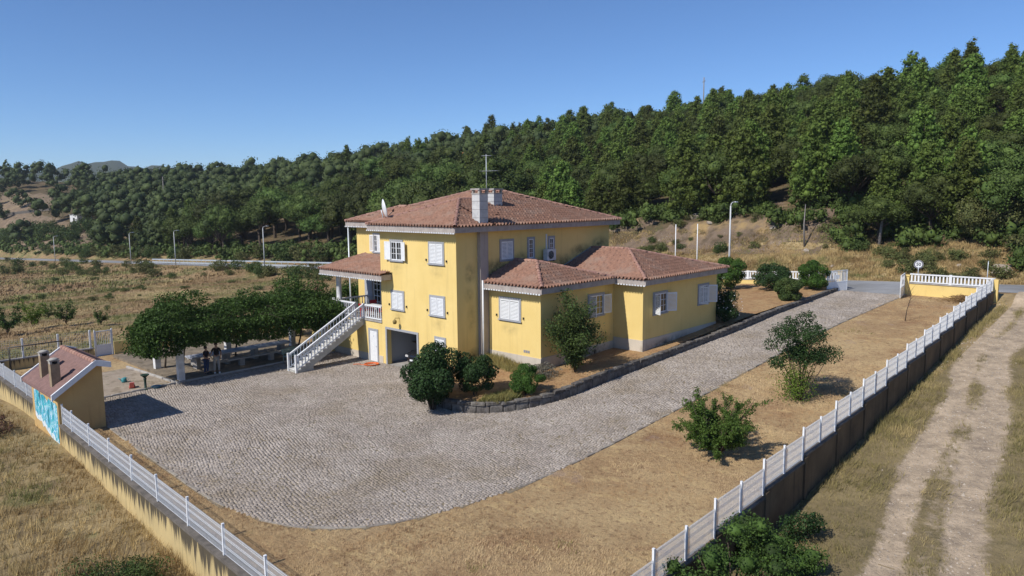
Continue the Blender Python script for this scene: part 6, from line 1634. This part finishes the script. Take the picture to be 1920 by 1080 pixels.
tufts(52000, (-30, -18.3, -24, 24), .34, groundz, 1, M['grass'], 'dry_grass', 'long dry straw coloured grass outside the yellow boundary wall', 6, .16, lambda x, y: x < fenceL(y)-.18, .013, lambda x, y: .25+.75*ss(30, 10, np.hypot(x-CU, y-CV)))
nt_ = lambda x, y: (y < fenceR(x)-.18)
tufts(66000, (-14, 40, -36, -19.2), .33, groundz, 2, M['verge_blades'], 'verge_grass', 'dry grass along the verge between the dark wall and the track', 5, .16, nt_, .013, lambda x, y: np.clip(1.15-1.6*bare(x, y), .0, 1))
lm_ok = lambda x, y: (~inpoly(x, y, PAVE)) & (y > fenceR(x)+.15) & (x > fenceL(y)+.15) & (~inpoly(x, y, BEDP))
tufts(62000, (-19, 39, -20, -11.5), .08, lotz, 3, M['lawn_blades'], 'lawn_grass', 'short parched grass of the lawn', 4, .12, lm_ok, .010, lambda x, y: 1.0-.6*ss(0, 25, x))
tufts(5000, (-19, 39, -20, -11.5), .16, lotz, 14, M['grass_green'], 'lawn_weeds', 'scattered green weeds in the dry lawn', 5, .16, lambda x, y: lm_ok(x, y) & (wob(x, y, 2.0) > .75), .013)
tufts(16000, (-19, -15, -12, 7), .06, lotz, 4, M['lawn_blades'], 'lawn_grass', 'short parched grass strip between the cobbles and the wire fence', 4, .12, lm_ok, .010)
tufts(6000, (-4.5, 20, -7.6, 1), .07, bedz, 5, M['lawn_blades'], 'bed_weeds', 'sparse dry weeds on the planting bed', 4, .12, lambda x, y: inpoly(x, y, BEDP), .011)
tufts(1500, (.2, 2.2, -4, -.4), .35, bedz, 6, M['grass_green'], 'wall_weeds', 'green weeds growing along the foot of the small wing', 5, .2, lambda x, y: (x > 1.2) | (y > -1.6), .02)
tufts(700, (-3.2, -1.2, -6.0, -4.9), .32, bedz, 7, M['grass_green'], 'green_weeds', 'tuft of bright green weeds behind the pale kerb stones', 6, .15, lambda x, y: inpoly(x, y, BEDP), .02)
tufts(26000, (48.2, 62, -36, 46), .42, groundz, 8, M['grass'], 'verge_grass', 'tall straw coloured grass on the verge across the road', 5, .25, None, .035)
tufts(16000, (-40, 39, 100, 300), .55, groundz, 13, M['field_blades'], 'field_grass', 'dry grass of the far part of the open field', 3, .5, None, .12)
tufts(20000, (-20, 39, 25, 110), .30, groundz, 9, M['field_blades'], 'field_grass', 'dry grass of the open field behind the plot', 4, .3, None, .04)
edge_d = lambda x, y: np.min(np.hypot(x[:, None]-np.array(OUT)[None, ::2, 0], y[:, None]-np.array(OUT)[None, ::2, 1]), 1)
tufts(60000, (-17.2, 38, -13, 7), .085, lotz, 12, M['lawn_blades'], 'edge_grass', 'dry grass creeping over the kerb onto the cobbles', 4, .10, lambda x, y: inpoly(x, y, PAVE) & (edge_d(x, y) < .42+.75*np.clip(wob(x, y, 1.7), -.35, 2)), .012)
tufts(3500, (-16, 0, -12.5, 12), .10, lotz, 10, M['grass_green'], 'joint_weeds', 'weeds growing in the joints of the cobbled yard', 3, .12, lambda x, y: inpoly(x, y, PAVE) & (wob(x, y, 2.3) > .55), .012)

# ---------------------------------------------------------------- street furniture
def street_lamp(u_, v_, label, h=8.0, rz=0):
    e = empty('street_lamp', (u_, v_, float(zr(v_))-.05), rz, label, 'street lamp', 'street lamps along the road')
    q = MB(); q.tube([(0,0,0),(0,0,h-.3)], [.11,.065], 10); q.build('post', M['pole'], e)
    q = MB(); q.tube([(0,0,h-.3),(.12,0,h-.08),(.45,0,h+.05),(.85,0,h+.08)], [.05,.045,.04,.035], 8); q.build('arm', M['pole'], e)
    q = MB(); q.obox((1.1,0,h+.02), .62,.22,.11,0,0,.7); q.build('lamp_head', M['pole'], e)
    return e
street_lamp(40.5, 4.1, 'tall grey street lamp rising behind the roof of the long wing', 8.2, 0)
for v_, lb in ((98.6,'street lamp by the guard rails, closest to the house of the far row'), (140,'street lamp at the middle of the guard railed bend'), (168,'street lamp where the far guard rail begins'), (234,'street lamp furthest along the road at the field end')):
    street_lamp(40.3, v_, lb, 8.0, .2)
for (u_, v_, lb) in ((40.6,10.3,'slim white pole behind the long wing roof, the one further from the lamp'), (40.6,7.75,'slim white pole next to the tall street lamp')):
    e = empty('white_pole', (u_, v_, float(zr(v_))), 0, lb, 'pole'); q = MB(); q.tube([(0,0,0),(0,0,6.15)], [.06,.045], 8); q.build('shaft', M['white'], e); q = MB(); q.lathe([(.09,0),(.11,.05),(.06,.1)], 8); q.build('foot', M['conc'], e)
def road_sign(u_, v_, rz, label, text):
    e = empty('road_sign', (u_, v_, float(zr(v_))), rz, label, 'road sign'); q = MB(); q.tube([(0,0,0),(0,0,2.5)], .03, 8); q.build('post', M['steel'], e)
    q = MB(); q.tube([(-.02,0,2.2),(.0,0,2.2)], .36, 24, sm=False); q.build('sign_plate', M['white'] if text else M['steel'], e)
    if text:
        q = MB(); n = 28; vs_ = [(-.024, r*math.cos(2*pi*k/n), 2.2+r*math.sin(2*pi*k/n)) for r in (.35,.27) for k in range(n)]; q.add(vs_, [(k,(k+1) % n,n+(k+1) % n,n+k) for k in range(n)]); q.build('sign_rim', mat('faded_sign_rim', (.10,.10,.13), rough=.5), e)
        cu = bpy.data.curves.new('digits', 'FONT'); cu.body = text; cu.size = .36; cu.align_x = 'CENTER'; cu.align_y = 'CENTER'; cu.extrude = .002; cu.offset = .008
        t_t = bpy.data.objects.new('tmp', cu); C.objects.link(t_t); cu.materials.append(M['dark']); bpy.context.view_layer.update(); me_ = bpy.data.meshes.new_from_object(t_t.evaluated_get(bpy.context.evaluated_depsgraph_get())); bpy.data.objects.remove(t_t); t_o = bpy.data.objects.new('digits', me_); C.objects.link(t_o); t_o.parent = e; t_o.location = (-.027,0,2.2); t_o.rotation_euler = (pi/2,0,-pi/2)
    return e
road_sign(40.9, -12.9, math.radians(14), 'round speed limit sign standing just outside the balustraded street wall', '50')
road_sign(40.9, -17.9, math.radians(100), 'round road sign seen edge on at the far end of the street wall', None)
# guard rails
def guard_rail(u_, va, vb, label):
    e = empty('guard_rail', (u_, (va+vb)/2, 0), 0, label, 'guard rail'); n = int((vb-va)/2.5); q = MB(); c0 = (va+vb)/2
    prof_ = [(-.04,.48),(.04,.54),(-.04,.62),(.04,.70),(-.04,.78)]
    vs_ = []; 
    for i in range(n+1):
        v_ = va+(vb-va)*i/n; z_ = float(zr(v_))
        for a, b_ in prof_: vs_.append((a, v_-c0, z_+b_))
    q.add(vs_, [(i*5+k, i*5+k+1, i*5+k+6, i*5+k+5) for i in range(n) for k in range(4)]); o = q.build('rail', M['steel'], e); md = o.modifiers.new('t', 'SOLIDIFY'); md.thickness = .01
    pm_ = MB(); pm_.box(.04,.12,-.05,.05,-.2,.74); pm_ = pm_.mesh('rail_post', M['steel'])
    for i in range(n+1):
        v_ = va+(vb-va)*i/n; link('rail_post', pm_, e, (0, v_-c0, float(zr(v_))))
guard_rail(41.1, 66, 165, 'galvanised guard rail along the near side of the bend')
guard_rail(48.4, 84, 176, 'galvanised guard rail along the far side of the bend')
guard_rail(48.4, 64, 80, 'short length of guard rail nearer the house on the far side')
# utility poles and pylons up the slope
for X, Y, h, lb in ((861, 262, 13, 'slender pole with a cross arm standing on the wooded skyline'), (1318, 222, 9, 'pole with a cross arm on the skyline above the pines'), (311, 415, 13, 'thin wooden pole among the dark trees beyond the road')):
    p = ongnd(X, Y+ (14 if X > 400 else 10)); e = empty('utility_pole', (float(p[0]), float(p[1]), G(p[0], p[1])), .8, lb, 'utility pole')
    q = MB(); q.tube([(0,0,0),(0,0,h+5)], [.22,.14], 6); q.build('shaft', M['bark_pale'], e); q = MB(); q.beam((-1.3,0,h+3.8),(1.3,0,h+3.8),.15,.15); q.build('crossarm', M['bark_pale'], e)
# far buildings
p = ongnd(153, 417); e = empty('shed', (float(p[0]), float(p[1]), G(p[0], p[1])), .3, 'small white walled shed on the open slope beyond the road', 'shed')
q = MB(); q.box(-3.5,3.5,-2.5,2.5,-1,3.4); q.build('wall', M['white_old'], e); q = MB(); q.box(-3.8,3.8,-2.8,2.8,3.4,3.55); q.build('roof', M['conc'], e); q = MB(); q.box(-3.52,-3.5,-.8,.4,0,2.0); q.build('door', M['dark'], e)
p = ongnd(848, 338); e = empty('far_house', (float(p[0]), float(p[1]), G(p[0], p[1])+4.5), -.6, 'house with an orange tiled roof showing through the wood behind the roof', 'house')
q = MB(); q.box(-4,4,-3,3,-7,4.2); q.build('wall', M['white_old'], e)
q = MB(); q.add([(-4.4,-3.4,4.2),(4.4,-3.4,4.2),(4.4,3.4,4.2),(-4.4,3.4,4.2),(-1.5,0,5.9),(1.5,0,5.9)], [(0,1,5,4),(2,3,4,5),(1,2,5),(3,0,4),(3,2,1,0)]); q.build('roof', mat('orange_roof_tiles', (.50,.14,.06), (.38,.10,.05), 2), e)
q = MB()
for x in (-2.5,0,2.5): q.box(x-.4,x+.4,-3.03,-3.0,1.6,2.9)
q.build('window', M['glass'], e)
# low dry stone wall across the open slope
q = MB(); pa, pb = ongnd(-10, 412), ongnd(96, 394)
for i in range(26):
    a_ = pa+(pb-pa)*i/26; b_ = pa+(pb-pa)*(i+1)/26; q.beam((a_[0],a_[1],G(a_[0],a_[1])+.5),(b_[0],b_[1],G(b_[0],b_[1])+.5),.7,1.6)
o = q.build('stone_wall', M['stone']); tag(o, 'dark dry stone wall crossing the open slope beyond the road', 'wall')
# dead trunks and pale rocks on the bank
p = ongnd(1648, 462); e = empty('dead_tree', (float(p[0]), float(p[1]), G(p[0], p[1])), 0, 'bare grey dead pine trunk standing at the wood edge above the gate', 'dead tree')
q = MB(); q.tube([(0,0,-.3),(.1,-.1,2),(.3,-.3,4.8)], [.20,.15,.08], 8); q.build('trunk', M['bark_pale'], e)
for a_, z_, l_ in ((0.5,2.2,1.0),(2.6,2.9,1.3),(4.4,3.5,.8),(1.6,4.0,.6)): q = MB(); q.tube([(.1,-.1,z_),(.1+math.cos(a_)*l_,-.1+math.sin(a_)*l_,z_+.3)], [.04,.012], 5); q.build('branch', M['bark_pale'], e)
p = ongnd(1558, 462); o = MB(); o.tube([(-2.6,0,.3),(-.5,.1,.5),(1.5,.0,1.0),(2.9,-.1,1.5)], [.26,.25,.20,.14], 8); o = o.build('fallen_log', M['bark_pale']); o.location = (float(p[0])+2, float(p[1]), G(p[0], p[1])); o.rotation_euler = (0,0,-1.1); tag(o, 'fallen pale tree trunk lying on the bank across the road', 'log')
p = ongnd(1508, 466); q = MB(); q.tube([(0,0,0),(-.1,.1,2.5),(.1,.1,5)], [.12,.09,.03], 6); o = q.build('dead_tree', M['bark_pale']); o.location = (float(p[0]), float(p[1]), G(p[0], p[1])); tag(o, 'thin pale dead stem standing beside the fallen trunk', 'dead tree')
import bmesh
def rock_mesh(seed):
    bm = bmesh.new(); bmesh.ops.create_icosphere(bm, subdivisions=3, radius=.5); r = np.random.default_rng(seed); k = r.normal(size=(9, 3)); pl_ = r.normal(size=(7, 3)); pl_ /= np.linalg.norm(pl_, axis=1, keepdims=True)
    for v in bm.verts:
        c = np.array(v.co); s_ = 1+.10*sum(math.sin(float(c@q)*5+i) for i, q in enumerate(k))/3
        for n_ in pl_:
            d = c@n_
            if d > .34: c = c-n_*(d-.34)*.85
        v.co = Vector(c*s_*np.array([1.25, .95, .7]))
    me = bpy.data.meshes.new('rock'); bm.to_mesh(me); bm.free(); me.materials.append(M['pale_rock']); return me
M['pale_rock'] = mat('pale_rock', (.44,.38,.31), (.24,.20,.165), 3, .95, .6, 9)
rm = [rock_mesh(300+i) for i in range(4)]
M_rock = None
rk = [(1385,402,1.6),(1300,408,1.9),(1330,420,1.0),(1418,404,1.1),(1512,470,.9),(1880,505,1.6),(1868,512,1.0),(1892,508,1.1),(1800,500,.8),(1710,505,.9),(1560,500,.7),(1480,418,.8),(1450,428,.9),(1240,410,1.2)]
for i, (X, Y, s_) in enumerate(rk):
    p = ongnd(X, Y); o = bpy.data.objects.new('rock', rm[i % 4]); C.objects.link(o); o.location = (float(p[0]), float(p[1]), G(p[0], p[1])-.1); o.rotation_euler = (rnd(-.3,.3),rnd(-.3,.3),rnd(0,6)); o.scale = (s_,s_,s_); tag(o, 'pale weathered rock lying on the bank across the road', 'rock', 'rocks on the bank')
# heap of cut branches by the right end of the front wall
rng = np.random.default_rng(400); q = MB()
for k in range(220):
    r = abs(rng.normal(0, .75)); a = rng.uniform(0, 6.28); c = np.array([r*math.cos(a)*.9, r*math.sin(a), max(.03, .55-r*.35)*rng.uniform(.3, 1)]); d = rng.normal(size=3)*[.5,.5,.15]; q.tube([c-d*.6, c+d*.6], .014, 4)
o = q.build('brushwood_heap', mat('dry_brushwood', (.26,.16,.07), (.18,.11,.05), 3)); o.location = (37.8,-16.9,L1(37.8,-16.9)); tag(o, 'heap of dry brushwood piled against the street wall', 'brushwood heap', kind='stuff')
# far blue ridge
ang_ = np.linspace(.95, 1.45, 60); rr = 2600; V = []; 
for i, a in enumerate(ang_):
    t = (a-.95)/.5; hh = 10.4+150*(1-abs(t-.60)*1.5)+9*math.sin(a*60)+6*math.sin(a*141+1)+4*math.sin(a*313) if True else 0
    for k, (d, z) in enumerate(((0, -60), (250, max(-40, hh*.55)), (500, max(-40, hh)), (1100, -60))): V.append((CU+math.cos(a)*(rr+d), CV+math.sin(a)*(rr+d), z))
F = [(i*4+k, i*4+4+k, i*4+5+k, i*4+1+k) for i in range(59) for k in range(3)]
o = link('far_hill', npmesh('far_hill', V, F, M['oak'], True)); tag(o, kind='structure')

# ---------------------------------------------------------------- summer haze: one even box of air round everything
q = MB(); q.box(-4000, 4000, -4000, 4000, -62, 186)
hm = bpy.data.materials.new('haze'); hm.use_nodes = True; hm.node_tree.nodes.clear()
pv = hm.node_tree.nodes.new('ShaderNodeVolumePrincipled'); pv.inputs['Density'].default_value = .0001; pv.inputs['Color'].default_value = (.80, .88, 1.0, 1); pv.inputs['Anisotropy'].default_value = 0.0
ho_ = hm.node_tree.nodes.new('ShaderNodeOutputMaterial'); hm.node_tree.links.new(pv.outputs[0], ho_.inputs['Volume'])
tag(q.build('haze', hm), kind='stuff')
